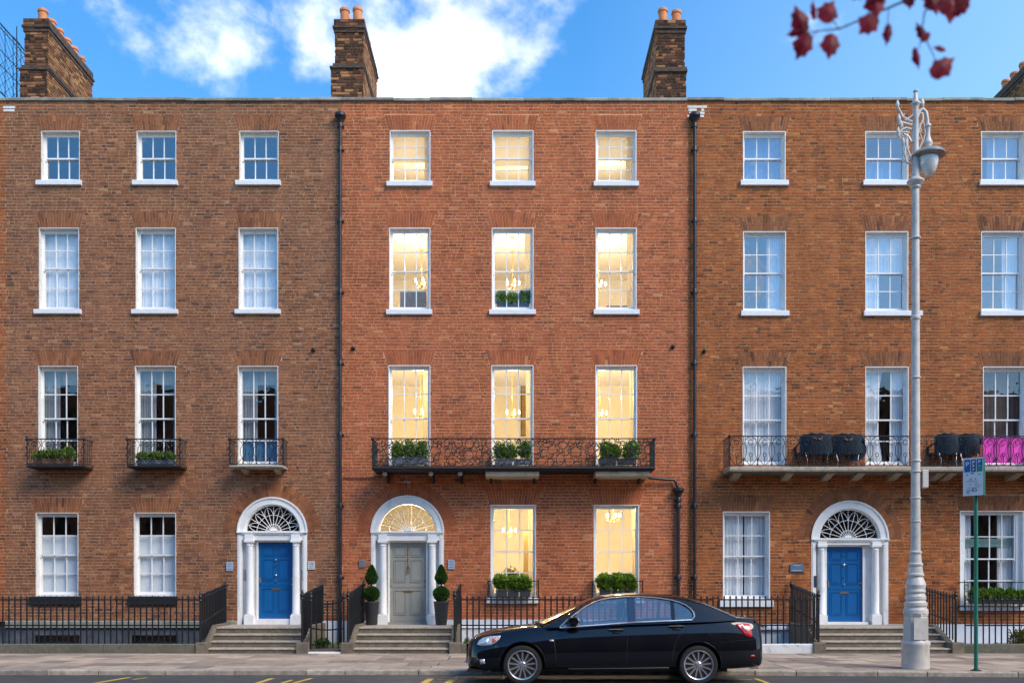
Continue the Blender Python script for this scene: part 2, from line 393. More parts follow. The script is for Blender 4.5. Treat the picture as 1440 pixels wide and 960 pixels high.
M_slab = pbr('paving_granite', (.36,.275,.205), .85, var=.22, scale=3, bump=.4, bscale=80, dirt=(.13,.105,.085), dirt_scale=1.6, dirt_amt=.5, objrand=.34)
M_slab_joint = pbr('paving_joint', (.035,.03,.026), .95, var=.3)
M_kerb = pbr('kerb_granite', (.37,.31,.245), .85, var=.25, scale=9, bump=.5, bscale=70, dirt=(.11,.10,.08), dirt_scale=3.5, dirt_amt=.7, objrand=.22)
M_leaf = leaf_mat('box_leaf', (.014,.05,.007), (.08,.20,.025))
M_leaf_bright = leaf_mat('bright_leaf', (.04,.12,.010), (.32,.46,.05))
M_leaf_olive = leaf_mat('olive_leaf', (.05,.055,.01), (.22,.22,.03))
M_red_leaf = leaf_mat('maple_leaf', (.16,.006,.02), (.34,.012,.04), .5)
M_silver = pbr('silver_lamp_paint', (.60,.555,.50), .45, metal=.0, var=.12, scale=7, bump=.15, dirt=(.22,.20,.18), dirt_scale=5, dirt_amt=.5, dirt_lo=.52)
M_silver_dark = pbr('lamp_shade_metal', (.30,.28,.26), .4, metal=.3, var=.2)
M_green = pbr('green_pole_paint', (.008,.17,.11), .4, var=.2, scale=9, dirt=(.25,.3,.27), dirt_scale=10, dirt_amt=.5, dirt_lo=.6)
# ---------------------------------------------------------------- brickwork
COURSE = .0805
def brick_rows(u0, u1, z0, z1, cut, seed, joint=.015, soldier=False):
    """Flemish-ish bond rectangles (ua, ub, za, zb, full) with the spans returned by cut(zmid) removed"""
    r = random.Random(seed); out = []
    n = int(round((z1 - z0) / COURSE)); ch = (z1 - z0) / n
    for i in range(n):
        za = z0 + i*ch + joint*.7; zb = za + ch - joint*1.4
        zm = (za+zb)/2; cuts = sorted(cut(zm))
        u = u0 - r.random()*.33; head = (i % 2 == 0)
        while u < u1:
            w = (.103 if head else .218) + r.uniform(-.012, .012)
            if r.random() < .12: head = not head
            a, b = max(u, u0), min(u + w, u1)
            u += w + joint + r.uniform(-.002, .003); full = not head and b - a > .19
            head = not head
            segs = [(a, b)]
            for c0, c1 in cuts:
                ns = []
                for s0, s1 in segs:
                    if c1 <= s0 or c0 >= s1: ns.append((s0, s1)); continue
                    if c0 > s0: ns.append((s0, c0)); full = False
                    if c1 < s1: ns.append((c1, s1)); full = False
                segs = ns
            dz = r.uniform(-.0015, .0015)
            for s0, s1 in segs:
                if s1 - s0 > .02: out.append((s0, s1, za + dz, zb + dz + r.uniform(-.002,.001), full))
    return out

def quads_mesh(name, hexes, tones, mat):
    """hexes: (n,8,3) array with box corners (0-3 front, 4-7 back); front plus four sides"""
    H = np.asarray(hexes, dtype=np.float32); n = len(H)
    me = bpy.data.meshes.new(name)
    base = np.array([[0,1,2,3],[0,4,5,1],[1,5,6,2],[2,6,7,3],[3,7,4,0]], dtype=np.int32)
    idx = (base[None] + (np.arange(n, dtype=np.int32)*8)[:, None, None]).reshape(-1)
    me.vertices.add(n*8); me.vertices.foreach_set('co', H.reshape(-1))
    me.loops.add(len(idx)); me.loops.foreach_set('vertex_index', idx)
    me.polygons.add(n*5); me.polygons.foreach_set('loop_start', np.arange(0, n*20, 4, dtype=np.int32))
    try: me.polygons.foreach_set('loop_total', np.full(n*5, 4, dtype=np.int32))
    except Exception: pass
    me.polygons.foreach_set('use_smooth', [False]*(n*5))
    me.update(calc_edges=True)
    at = me.attributes.new('tone', 'FLOAT', 'FACE')
    at.data.foreach_set('value', np.repeat(np.asarray(tones, dtype=np.float32), 5))
    me.materials.append(mat)
    return me
def brick_hex(o, U, Nn, a, b, za, zb, proud, depth=.03, r=random, skew=0.):
    """front face lies PROUD outside the plane through o; U along, Nn outward"""
    pr = [proud + r.uniform(-.002, .002) for _ in range(4)]
    pts = []
    for (u, z), p in zip(((a, za), (b, za), (b, zb), (a, zb)), pr):
        pts.append((o[0]+U[0]*u+Nn[0]*p, o[1]+U[1]*u+Nn[1]*p, z))
    for (u, z) in ((a, za), (b, za), (b, zb), (a, zb)):
        pts.append((o[0]+U[0]*u-Nn[0]*depth, o[1]+U[1]*u-Nn[1]*depth, z))
    return pts

def lay_bricks(parent, key, rows, o, U, Nn, seed, singles=0, near=None, name_stuff='brickwork'):
    r = random.Random(seed)
    chosen = set()
    if singles:
        cand = [(math.hypot((x[0]+x[1])/2 - near[0], (x[2]+x[3])/2 - near[1]), i) for i, x in enumerate(rows) if x[4]]
        cand.sort(); chosen = {i for _, i in cand[:singles]}
    H = []; T = []; ms = {}
    for i, (a, b, za, zb, full) in enumerate(rows):
        proud = r.uniform(.001, .006)
        if i in chosen:
            k = round((b-a)/.006)
            if k not in ms:
                w = k*.006
                mb = [Vector(p) for p in brick_hex((0,0,0), U, Nn, -w/2, w/2, -.0335, .0335, 0, .03, random.Random(k))]
                ms[k] = quads_mesh('brick', [mb], [.5], BR[key + '_single'])
            ob = bpy.data.objects.new('brick', ms[k]); um = (a+b)/2
            ob.location = (o[0]+U[0]*um+Nn[0]*proud, o[1]+U[1]*um+Nn[1]*proud, (za+zb)/2)
            link(ob, parent)
        else:
            H.append(brick_hex(o, U, Nn, a, b, za, zb, proud, .03, r)); T.append(r.random() if key in ('chimney','chimney_side') else min(1, max(0, r.gauss(.47,.23))))
    ob = bpy.data.objects.new(name_stuff, quads_mesh(name_stuff, H, T, BR[key])); ob['kind'] = 'stuff'
    return link(ob, parent)

def wall_cells(xa, xb, za, zb, rects, arches, y, mat, name, parent, back=False):
    """flat sheet at y with rectangular holes and arched heads cut out"""
    xs = sorted({xa, xb, *[v for r in rects for v in r[:2]], *[v for c in arches for v in (c[0]-c[2], c[0]+c[2])]})
    zs = sorted({za, zb, *[v for r in rects for v in r[2:]], *[v for c in arches for v in (c[1], c[1]+c[2])]})
    xs = [x for x in xs if xa <= x <= xb]; zs = [z for z in zs if za <= z <= zb]
    mb = MB()
    hole = list(rects) + [(c[0]-c[2], c[0]+c[2], c[1], c[1]+c[2]) for c in arches]
    for i in range(len(xs)-1):
        for j in range(len(zs)-1):
            xm, zm = (xs[i]+xs[i+1])/2, (zs[j]+zs[j+1])/2
            if any(h[0] < xm < h[1] and h[2] < zm < h[3] for h in hole): continue
            mb.add([(xs[i],y,zs[j]),(xs[i+1],y,zs[j]),(xs[i+1],y,zs[j+1]),(xs[i],y,zs[j+1])], [(0,1,2,3)])
    for cx, cz, r in arches:      # spandrels
        n = 24
        for k in range(n):
            a0, a1 = math.pi*k/n, math.pi*(k+1)/n
            p0 = (cx+r*math.cos(a0), cz+r*math.sin(a0)); p1 = (cx+r*math.cos(a1), cz+r*math.sin(a1))
            mb.add([(p0[0],y,p0[1]),(p1[0],y,p1[1]),(p1[0],y,cz+r),(p0[0],y,cz+r)], [(0,1,2,3)])
    return mb.build(name, mat, parent)

def soldier_arch(parent, x0, x1, z0, h, key, seed, splay=.11, rise=.0):
    """flat gauged arch of splayed upright bricks"""
    r = random.Random(seed); n = max(6, int((x1-x0)/.067)); H = []; T = []
    for i in range(n):
        t0, t1 = i/n, (i+1)/n; g = .007
        b0, b1 = x0+(x1-x0)*t0, x0+(x1-x0)*t1
        c0, c1 = x0-splay+(x1-x0+2*splay)*t0, x0-splay+(x1-x0+2*splay)*t1
        p = r.uniform(0, .006); top = z0+h+r.uniform(-.006,.004)
        for (ta, tb) in (((0,.62),(.64,1.)) if i % 2 else ((0,.36),(.38,1.))):
            q = [(b0+(c0-b0)*ta+g, z0+h*ta), (b1+(c1-b1)*ta-g, z0+h*ta), (b1+(c1-b1)*tb-g, z0+(top-z0)*tb), (b0+(c0-b0)*tb+g, z0+(top-z0)*tb)]
            H.append([(x, F-p-.002, z) for x, z in q] + [(x, F+.03, z) for x, z in q]); T.append(min(1,max(0,r.gauss(.5,.2))))
    o = bpy.data.objects.new('flat_arch', quads_mesh('flat_arch', H, T, BR[key])); o['kind'] = 'stuff'
    return link(o, parent)
def ring_arch(parent, cx, cz, r0, r1, key, seed):
    r = random.Random(seed); H = []; T = []; n = int(math.pi*r0/.062)
    for i in range(n):
        a0, a1 = math.pi*i/n, math.pi*(i+1)/n; g = .0045
        for (s0, s1) in ((r0+.003, (r0+r1)/2-.004), ((r0+r1)/2+.004, r1)):
            d0 = g/s0
            q = [(cx+s0*math.cos(a1-d0), cz+s0*math.sin(a1-d0)), (cx+s0*math.cos(a0+d0), cz+s0*math.sin(a0+d0)),
                 (cx+s1*math.cos(a0+d0*.7), cz+s1*math.sin(a0+d0*.7)), (cx+s1*math.cos(a1-d0*.7), cz+s1*math.sin(a1-d0*.7))]
            p = r.uniform(0, .006)
            H.append([(x, F-p-.003, z) for x, z in q] + [(x, F+.03, z) for x, z in q]); T.append(min(1,max(0,r.gauss(.5,.2))))
    o = bpy.data.objects.new('round_arch', quads_mesh('round_arch', H, T, BR[key])); o['kind'] = 'stuff'
    return link(o, parent)

# ---------------------------------------------------------------- windows
def window(parent, x0, x1, z0, z1, rows=(2,2), split=.5, glass=None, reveal=.12, frame_w=.03, sill=None, paint=None, sillmat=None, cols=3, rev_mat=None, side=.036, tilt=.004, bar=.0125):
    """sash window in the opening x0..x1, z0..z1. rows = pane rows of lower and upper sash"""
    paint = paint or M_white; glass = glass or M_glass; rev_mat = rev_mat or paint
    w = MB(); yb = F + reveal
    # box frame
    w.box(x0, x0+side, yb, yb+.12, z0, z1); w.box(x1-side, x1, yb, yb+.12, z0, z1)
    w.box(x0+side, x1-side, yb, yb+.12, z1-.06, z1); w.box(x0+side, x1-side, yb-.03, yb+.12, z0, z0+.05)
    win = w.build('window', paint, parent)
    rv = MB(); t = .014     # plastered reveals
    rv.box(x0-.004, x0+t, F-.006, yb, z0, z1); rv.box(x1-t, x1+.004, F-.006, yb, z0, z1); rv.box(x0+t, x1-t, F-.006, yb, z1-t, z1+.004)
    rv.build('reveal', rev_mat, win)
    if sill:
        sx0, sx1, sz0, sz1 = sill
        sb = MB(); sb.bbox(sx0, sx1, F-.075, F+.02, sz0, sz1, .012); sb.box(x0+t, x1-t, F+.02, yb-.03, sz0+.02, z0+.002)
        sb.build('sill', sillmat or M_sill, win)
    ix0, ix1, iz0, iz1 = x0+side, x1-side, z0+.05, z1-.06
    zm = iz0 + (iz1-iz0)*split
    r = random.Random(int(x0*977+z0*131))
    for nm, za, zb, yy, nr in (('upper_sash', zm-.018, iz1, yb+.02, rows[1]), ('lower_sash', iz0, zm+.018, yb+.06, rows[0])):
        s = MB(); st = .038; rl = .038; bt = .075 if nm == 'lower_sash' else .04; tp = .04
        if nm == 'upper_sash': bt = .036
        else: tp = .036
        s.box(ix0, ix0+st, yy, yy+.038, za, zb); s.box(ix1-st, ix1, yy, yy+.038, za, zb)
        s.box(ix0+st, ix1-st, yy, yy+.038, za, za+bt); s.box(ix0+st, ix1-st, yy, yy+.038, zb-tp, zb)
        gx0, gx1, gz0, gz1 = ix0+st, ix1-st, za+bt, zb-tp
        xsb = [gx0+(gx1-gx0)*k/cols for k in range(cols+1)]; zsb = [gz0+(gz1-gz0)*k/nr for k in range(nr+1)]
        for xx in xsb[1:-1]: s.box(xx-bar, xx+bar, yy+.004, yy+.032, gz0, gz1)
        for zz in zsb[1:-1]:
            for k in range(cols): s.box(xsb[k]+(bar if k else 0), xsb[k+1]-(bar if k < cols-1 else 0), yy+.004, yy+.032, zz-bar, zz+bar)
        if nm == 'upper_sash':
            for xx in (ix0+.02, ix1-.02): s.prism([(xx-.018, za-.05), (xx+.018, za-.05), (xx+.018, za), (xx-.018, za)], 'y', yy+.002, yy+.03)
        so = s.build(nm, paint, win)
        for a in range(cols):
            for b in range(nr):
                p = MB(); d = [r.uniform(-tilt, tilt)*.5 for _ in range(3)]; e = .002
                X0, X1, Z0, Z1 = xsb[a]+e, xsb[a+1]-e, zsb[b]+e, zsb[b+1]-e; yg = yy+.018
                p.add([(X0,yg+d[0],Z0),(X1,yg+d[1],Z0),(X1,yg+d[1]+d[2],Z1),(X0,yg+d[0]+d[2],Z1)], [(0,1,2,3)])
                p.build('pane', glass, win)
    return win

CURTAINS = 0
def curtain(name, x0, x1, z0, z1, y, mat, label, cat, amp=.012, wl=.09, gather=0., group='curtains and blinds behind the windows'):
    n = max(6, int((x1-x0)/.012)); m = 8; vs = []; fs = []
    r = random.Random(int(x0*311+z0*71)); ph = r.random()*6
    for j in range(m+1):
        t = j/m; z = z1 + (z0-z1)*t
        for i in range(n+1):
            s = i/n; x = x0+(x1-x0)*s
            if gather: x = x0 + (x-x0)*(1-gather*math.sin(math.pi*min(1, t*1.1)))
            yy = y + amp*(.5+.5*t)*math.sin(2*math.pi*x/wl+ph+.7*math.sin(9*s+ph)) if amp else y
            vs.append((x, yy, z))
    for j in range(m):
        for i in range(n): a = j*(n+1)+i; fs.append((a, a+1, a+n+2, a+n+1))
    o = MB().add(vs, fs).build(name, mat, None, smooth=80 if amp else None)
    return tag(o, label, cat, group)

# ---------------------------------------------------------------- houses
def shell(root, xa, xb, ztop, floors, wallmat, y_in=F+.34, depth=4.6, ceil=None):
    """party walls, floors, back wall and roof behind the front"""
    mb = MB(); ceil = ceil or wallmat
    mb.box(xa, xa+.15, y_in, F+depth, -1.6, ztop); mb.box(xb-.15, xb, y_in, F+depth, -1.6, ztop); mb.box(xa, xb, F+depth, F+depth+.2, -1.6, ztop)
    mb.build('room_wall', wallmat, root)
    for z in floors:
        MB().box(xa+.15, xb-.15, y_in, F+depth, z-.1, z+.1).build('floor_slab', ceil, root)

def front(root, key, xa, xb, rects, arches, archs_flat, zbase, ztop, mortar, seed, near, singles=300, archkey=None):
    def cut(z):
        out = [(r[0], r[1]) for r in rects if r[2]-.004 < z < r[3]+.004]
        for (x0, x1, z0, h) in archs_flat:
            if z0 < z < z0+h: s = .11*(z-z0)/h+.006; out.append((x0-s, x1+s))
        for cx, cz, r, ro in arches:
            if cz <= z < cz+ro: d = math.sqrt(max(0, ro*ro-(z-cz)**2))+.006; out.append((cx-d, cx+d))
        return out
    rows = brick_rows(xa, xb, zbase, ztop, cut, seed)
    lay_bricks(root, key, rows, (0, F), (1, 0), (0, -1), seed+1, singles, near)
    for k, (x0, x1, z0, h) in enumerate(archs_flat): soldier_arch(root, x0, x1, z0+.004, h, archkey or 'arch', seed+50+k)
    for cx, cz, r, ro in arches: ring_arch(root, cx, cz, r, ro, archkey or 'arch', seed+90)
    rr = list(rects); aa = [(c[0], c[1], c[2]-.02) for c in arches]
    wall_cells(xa, xb, zbase-.02, ztop, rr, aa, F+.0015, mortar, 'mortar_face', root)
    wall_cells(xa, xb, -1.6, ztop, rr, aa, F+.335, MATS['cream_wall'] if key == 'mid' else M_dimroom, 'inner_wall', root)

def doorway(root, cx, z_spring, R0, R1, xl, xr, dl, dr, z_dtop, z_dbot, cols, paint_door, lit, fan_bars, hardware):
    """arched Georgian doorcase: xl..xr outer edges, dl..dr door leaf, cols column centres"""
    case = MB(); n = 32
    # arch architrave with a stepped profile
    for (ra, rb, y0, y1) in ((R0, R1, F-.012, F+.1), (R0-.035, R0, F+.03, F+.14), (R1-.03, R1+.012, F-.04, F-.012)):
        for k in range(n):
            a0, a1 = math.pi*k/n, math.pi*(k+1)/n
            q = [(cx+ra*math.cos(a0), z_spring+ra*math.sin(a0)), (cx+rb*math.cos(a0), z_spring+rb*math.sin(a0)),
                 (cx+rb*math.cos(a1), z_spring+rb*math.sin(a1)), (cx+ra*math.cos(a1), z_spring+ra*math.sin(a1))]
            case.prism(q, 'y', y0, y1)
    zent = z_dtop + .045
    for (a, b) in ((xl, xl+.115), (xr-.115, xr)):               # outer jambs
        case.box(a, b, F-.010, F+.16, .65, z_spring-.045)
        case.box(a+.03, b-.03, F-.02, F-.010, z_dbot+.3, z_spring-.12)
    case.box(xl+.115, dl-.03, F+.155, F+.2, .66, zent); case.box(dr+.03, xr-.115, F+.155, F+.2, .66, zent)   # side panels
    case.box(dl-.045, dl, F+.10, F+.155, z_dbot, z_dtop+.02); case.box(dr, dr+.045, F+.10, F+.155, z_dbot, z_dtop+.02)
    # entablature
    case.box(xl+.115, xr-.115, F+.0, F+.2, zent, z_spring-.06)
    case.box(xl+.1, xr-.1, F-.03, F+.2, z_spring-.06, z_spring-.02)
    case.box(xl-.01, xr+.01, F-.06, F+.2, z_spring-.02, z_spring+.02)
    case.box(dl, dr, F+.12, F+.2, z_dtop, zent)
    dc = case.build('doorcase', M_white, root)
    for c in cols:
        m = MB(); zb = .655; r = .096
        m.box(c-.125, c+.125, F-.09, F+.15, zb, zb+.24); m.box(c-.11, c+.11, F-.075, F+.14, zb+.24, zb+.27)
        h = zent - (zb+.27)
        m.lathe([(r*1.12,0),(r*1.12,.03),(r,.05),(r,.6),(r*.88,h-.16),(r*.9,h-.15),(r*1.05,h-.14),(r*.9,h-.12),(r*.9,h-.08),(r*1.18,h-.055)], (c, F+.03, zb+.27), 20)
        m.box(c-.125, c+.125, F-.09, F+.15, zent-.055, zent); m.box(c-.11, c+.11, F-.07, F+.0, zent, z_spring-.06)
        m.build('column', M_white, dc, smooth=35)
    MB().box(dl-.1, dr+.1, F-.02, F+.2, .655, z_dbot+.004).build('threshold', M_white if paint_door is M_blue else M_greydoor, dc)
    # door leaf with raised and fielded panels
    yd = F+.165; d = MB(); d.box(dl, dr, yd, yd+.05, z_dbot, z_dtop)
    door = d.build('door', paint_door, root)
    W = dr-dl; H = z_dtop-z_dbot
    def panel(a, b, c, e, nm='door_panel'):
        m = MB(); x0, x1, z0, z1 = dl+W*a, dl+W*b, z_dbot+H*c, z_dbot+H*e; g = .014
        for (p, q, s, t2) in ((x0,x1,z0,z0+g),(x0,x1,z1-g,z1),(x0,x0+g,z0+g,z1-g),(x1-g,x1,z0+g,z1-g)): m.box(p, q, yd-.014, yd, s, t2)
        gi = .045
        m.prism([(x0+gi,z0+gi),(x1-gi,z0+gi),(x1-gi,z1-gi),(x0+gi,z1-gi)], 'y', yd-.008, yd)
        m.build(nm, paint_door, door)
    for a, b in ((.11,.44),(.56,.89)):
        panel(a, b, .09, .40); panel(a, b, .50, .78); panel(a, b, .82, .95)
    MB().box(dl+.02, dr-.02, yd-.010, yd, z_dbot+H*.435, z_dbot+H*.45).build('lock_rail_moulding', paint_door, door)
    MB().box(dl+.03, dr-.03, yd-.012, yd, z_dbot+.01, z_dbot+.10).build('kick_board', paint_door, door)
    lb = MB(); xc = (dl+dr)/2; zc = z_dbot+H*.385
    lb.box(xc-.12, xc+.12, yd-.012, yd, zc-.028, zc+.028); lb.box(xc-.095, xc+.095, yd-.018, yd-.012, zc-.014, zc+.014)
    lb.build('letter_plate', M_brass, door)
    for hz, rad, mt in hardware:
        m = MB(); m.lathe([(rad, 0), (rad, -.01), (rad*.7, -.02), (rad*.75, -.04), (rad*.2, -.055)], (xc, yd, z_dbot+H*hz), 12, 'y')
        m.build('door_knob', mt, door, smooth=40)
    if paint_door is M_greydoor:
        m = MB(); zk = z_dbot+H*.66; m.tube([(xc+.03*math.sin(a), yd-.03, zk-.05+.05*math.cos(a)) for a in np.linspace(0.3, 5.98, 14)], .008, 6)
        m.box(xc-.025, xc+.025, yd-.02, yd, zk, zk+.09); m.box(xc-.006, xc+.006, yd-.02, yd, zk+.1, z_dtop-.08)
        m.build('knocker', M_brass, door, smooth=40)
    m = MB(); m.tube([(dl+.05, yd-.01, z_dbot+H*.46), (dl+.05, yd-.05, z_dbot+H*.47), (dl+.05, yd-.05, z_dbot+H*.53), (dl+.05, yd-.01, z_dbot+H*.54)], .010, 6)
    m.build('pull_handle', M_brass, door, smooth=40)
    for zz in (.52, .45):
        MB().lathe([(.022,0),(.022,-.012)], (dr-.045, yd, z_dbot+H*zz), 10, 'y').build('key_plate', M_brass, door)
    # fanlight
    fb = MB(); yf = F+.12; Rf = R0-.03; base = z_spring+.02
    hub = .1
    nb = 12
    for k in range(nb+1):
        a = math.pi*k/nb
        if k in (0, nb): continue
        fb.tube([(cx+hub*math.cos(a), yf, base+hub*math.sin(a)), (cx+Rf*math.cos(a), yf, base+Rf*math.sin(a)*.99)], .0085, 5)
    for rr_, sc_ in ((Rf*.62, .06), (Rf*.28, .0)):
        pts = []
        for k in range(73):
            a = math.pi*k/72
            q = rr_ + (sc_*Rf*abs(math.sin(a*nb/2)) if fan_bars == 'scallop' else 0)
            pts.append((cx+q*math.cos(a), yf, base+q*math.sin(a)))
        fb.tube(pts, .008, 5)
    if fan_bars == 'petal':
        for k in range(nb//2):
            a0 = math.pi*(2*k)/nb; a1 = math.pi*(2*k+2)/nb; am = (a0+a1)/2
            pts = []
            for t in np.linspace(0, 1, 12):
                a = a0+(a1-a0)*t; q = Rf*(.62+.3*math.sin(math.pi*t))
                pts.append((cx+q*math.cos(a), yf, base+q*math.sin(a)))
            fb.tube(pts, .0075, 5)
    fb.lathe([(hub, -.02), (hub, .015)], (cx, yf, base), 24, 'y')
    fb.box(cx-Rf, cx+Rf, yf-.02, yf+.03, base-.012, base+.02)
    fl = fb.build('fanlight', M_white, root, smooth=35)
    g = MB(); vs = [(cx, yf+.012, base)] + [(cx+Rf*math.cos(math.pi*k/24), yf+.012, base+Rf*math.sin(math.pi*k/24)) for k in range(25)]
    g.add(vs, [(0, i+1, i+2) for i in range(24)]); g.build('pane', M_glass_lit if lit else M_glass, fl)
    return dc

def coping(root, xa, xb, z, seed):
    r = random.Random(seed); x = xa
    while x < xb - .05:
        w = min(r.uniform(.75, 1.5), xb-x)
        if xb-(x+w) < .4: w = xb-x
        m = MB(); dz = r.uniform(-.008, .008)
        m.bbox(x+.004, x+w-.004, F-.055+r.uniform(-.01,.01), F+.42, z+dz, z+.085+dz, .015)
        m.build('coping_stone', M_coping, root); x += w
    MB().box(xa, xb, F+.003, F+.36, z-.03, z).build('coping_bed', M_mortar_left, root)

ZTOP = fz(143.0)
A_H = .39

# -- left house
XL0, XL1 = fx(9), fx(481)
lh = empty('brick_townhouse', (fx(245), F, .66), 'brown brick house at the left with a blue door and three separate little balconies', 'house')
lx = [(58,112),(192.3,247.7),(336.7,391.7)]
L_top = [(fx(a), fx(b), fz(254.5), fz(184.5)) for a, b in lx]
L_2 = [(fx(a), fx(b), fz(435.5), fz(320.5)) for a, b in ((55,111),(191,247),(335.7,391))]
L_1 = [(fx(a), fx(b), fz(654), fz(514.5)) for a, b in ((54,109.5),(190,247),(334.5,391))]
L_g = [(fx(a), fx(b), fz(838), fz(720.5)) for a, b in ((50.5,110),(188.5,247.5))]
D1 = dict(cx=fx(383), zs=fz(748), R0=39.5/PM, R1=49/PM)
def flat(rects, h=A_H): return [(r[0]-.03, r[1]+.03, r[3], h) for r in rects]
def door_rect(d): return (d['cx']-d['R1'], d['cx']+d['R1'], .62, d['zs'])
L_all = L_top + L_2 + L_1 + L_g
front(lh, 'left', XL0, XL1, L_all + [door_rect(D1)], [(D1['cx'], D1['zs'], D1['R1'], D1['R1']+.36)], flat(L_all), .76, ZTOP, M_mortar_left, 11, (fx(300), fz(800)))
FLOORS = (.62, fz(690), fz(462), fz(285), fz(160))
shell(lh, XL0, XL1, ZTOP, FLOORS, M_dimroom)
for k, (a, b, c, d) in enumerate(L_top): window(lh, a, b, c, d, (1,1), .5, M_glass_old, sill=(fx((52,187,332)[k]), fx((115.5,250.5,395)[k]), fz(261.5), fz(254.5)), rev_mat=M_old_white)
for k, (a, b, c, d) in enumerate(L_2): window(lh, a, b, c, d, (2,2), .53, sill=(fx((49,186,331)[k]), fx((115,250.7,395)[k]), fz(442), fz(435.5)), rev_mat=M_old_white)
for k, (a, b, c, d) in enumerate(L_1): window(lh, a, b, c, d, (2,2), .48, rev_mat=M_old_white)
for k, (a, b, c, d) in enumerate(L_g): window(lh, a, b, c, d, (2,2), .5, rev_mat=M_old_white, sill=(fx((43,181)[k]), fx((114,250)[k]), fz(850), fz(838)), sillmat=M_iron_dull)
doorway(lh, D1['cx'], D1['zs'], D1['R0'], D1['R1'], D1['cx']-D1['R1'], D1['cx']+D1['R1'], fx(361.5), fx(410.5), fz(761.5), .80, (fx(351), fx(416)), M_blue, False, 'petal',
        [(.93,.02,M_steel),(.84,.014,M_steel),(.77,.028,M_steel),(.70,.018,M_brass),(.57,.03,M_steel),(.49,.02,M_steel)])
coping(lh, XL0, XL1, ZTOP, 5)

# -- middle house
XM0, XM1 = fx(481), fx(967)
mh = empty('brick_townhouse', (fx(724), F, .66), 'redder brick house with warmly lit windows and a grey door between two black downpipes', 'house')
mx = [(548.3,605),(692.3,750),(837.7,894.7)]
M_top = [(fx(a), fx(b), fz(256), fz(183.5)) for a, b in mx]
M_2 = [(fx(a), fx(b), fz(436), fz(320.5)) for a, b in ((547.5,605),(691.7,750),(837.7,895))]
M_1 = [(fx(a), fx(b), fz(655), fz(513.5)) for a, b in ((546.5,605),(691,750),(837.5,895.7))]
M_g = [(fx(a), fx(b), fz(840), fz(709.5)) for a, b in ((690,753.5),(835,898.5))]
D2 = dict(cx=fx(573), zs=fz(748), R0=41.5/PM, R1=51.2/PM)
M_all = M_top + M_2 + M_1 + M_g
front(mh, 'mid', XM0, XM1, M_all + [door_rect(D2)], [(D2['cx'], D2['zs'], D2['R1'], D2['R1']+.36)], flat(M_all), .76, ZTOP, M_mortar_mid, 23, (fx(640), fz(770)), archkey='mid')
ROOMS = dict(g=(.62, fz(694)), f1=(fz(668), fz(494)), f2=(fz(447), fz(306)), f3=(fz(268), fz(168)))
shell(mh, XM0, XM1, ZTOP, (.52, fz(680), fz(470), fz(287), fz(160)), M_room, ceil=M_ceil, depth=5.6)
MB().box(fx(640), fx(640)+.12, F+.34, F+5.6, .6, fz(686)).build('hall_wall', M_room, mh)
for k, (a, b, c, d) in enumerate(M_top): window(mh, a, b, c, d, (2,2), .5, M_glass_lit, reveal=.10, sill=(fx((544,689,834.7)[k]), fx((608.3,753,898)[k]), fz(263), fz(256)))
for k, (a, b, c, d) in enumerate(M_2): window(mh, a, b, c, d, (2,2), .49, M_glass_lit, reveal=.10, sill=(fx((543.5,688,834.7)[k]), fx((608,753.5,899)[k]), fz(443), fz(436)))
for k, (a, b, c, d) in enumerate(M_1): window(mh, a, b, c, d, (2,2), .48, M_glass_lit, reveal=.10)
for k, (a, b, c, d) in enumerate(M_g): window(mh, a, b, c, d, (2,2), .5, M_glass_lit, reveal=.10, sill=(fx((684.5,834)[k]), fx((757,905)[k]), fz(848), fz(840)), side=.04)
doorway(mh, D2['cx'], D2['zs'], D2['R0'], D2['R1'], D2['cx']-D2['R1'], D2['cx']+D2['R1'], fx(547.3), fx(598.7), fz(762), .72, (fx(538.5), fx(608)), M_greydoor, True, 'scallop',
        [(.93,.012,M_brass),(.86,.012,M_brass),(.79,.018,M_brass)])
coping(mh, XM0, XM1, ZTOP, 6)

# -- right house
XR0, XR1 = fx(967), 15.2
rh = empty('brick_townhouse', (fx(1240), F, .66), 'orange brown brick house behind the silver street lamp, with a long balcony and blue door', 'house')
R_top = [(fx(a), fx(b), fz(254.5), fz(185)) for a, b in ((1045,1104.5),(1217,1277),(1380,1441))]
R_2 = [(fx(a), fx(b), fz(437.5), fz(325.5)) for a, b in ((1045,1105),(1217,1277),(1380,1441))]
R_1 = [(fx(a), fx(b), fz(654), fz(515.5)) for a, b in ((1044.5,1105.5),(1217,1277.5),(1382.5,1443))]
R_g = [(fx(1016.7), fx(1082.5), fz(843), fz(719)), (fx(1350), fx(1440), fz(852), fz(718))]
D3 = dict(cx=fx(1195), zs=fz(758), R0=43.5/PM, R1=54/PM)
R_all = R_top + R_2 + R_1 + R_g
front(rh, 'right', XR0, XR1, R_all + [door_rect(D3)], [(D3['cx'], D3['zs'], D3['R1'], D3['R1']+.36)], flat(R_all), .66, ZTOP, M_mortar_right, 37, (fx(1260), fz(790)))
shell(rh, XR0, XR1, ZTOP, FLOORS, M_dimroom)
for k, (a, b, c, d) in enumerate(R_top): window(rh, a, b, c, d, (1,1), .5, M_glass_old, sill=(fx((1041,1213,1376.7)[k]), fx((1108.3,1282,1446)[k]), fz(262), fz(254.5)))
for k, (a, b, c, d) in enumerate(R_2): window(rh, a, b, c, d, (2,2), .5, M_glass_old, sill=(fx((1041.5,1214,1378)[k]), fx((1109,1296,1447)[k]), fz(445), fz(437.5)))
for k, (a, b, c, d) in enumerate(R_1): window(rh, a, b, c, d, (2,2), .47)
window(rh, *R_g[0], (2,2), .5, reveal=.12, sill=(fx(1012), fx(1087), fz(853), fz(843)))
window(rh, *R_g[1], (2,2), .5, reveal=.10, sill=(fx(1349), fx(1446), fz(858), fz(852)), side=.15, cols=4)
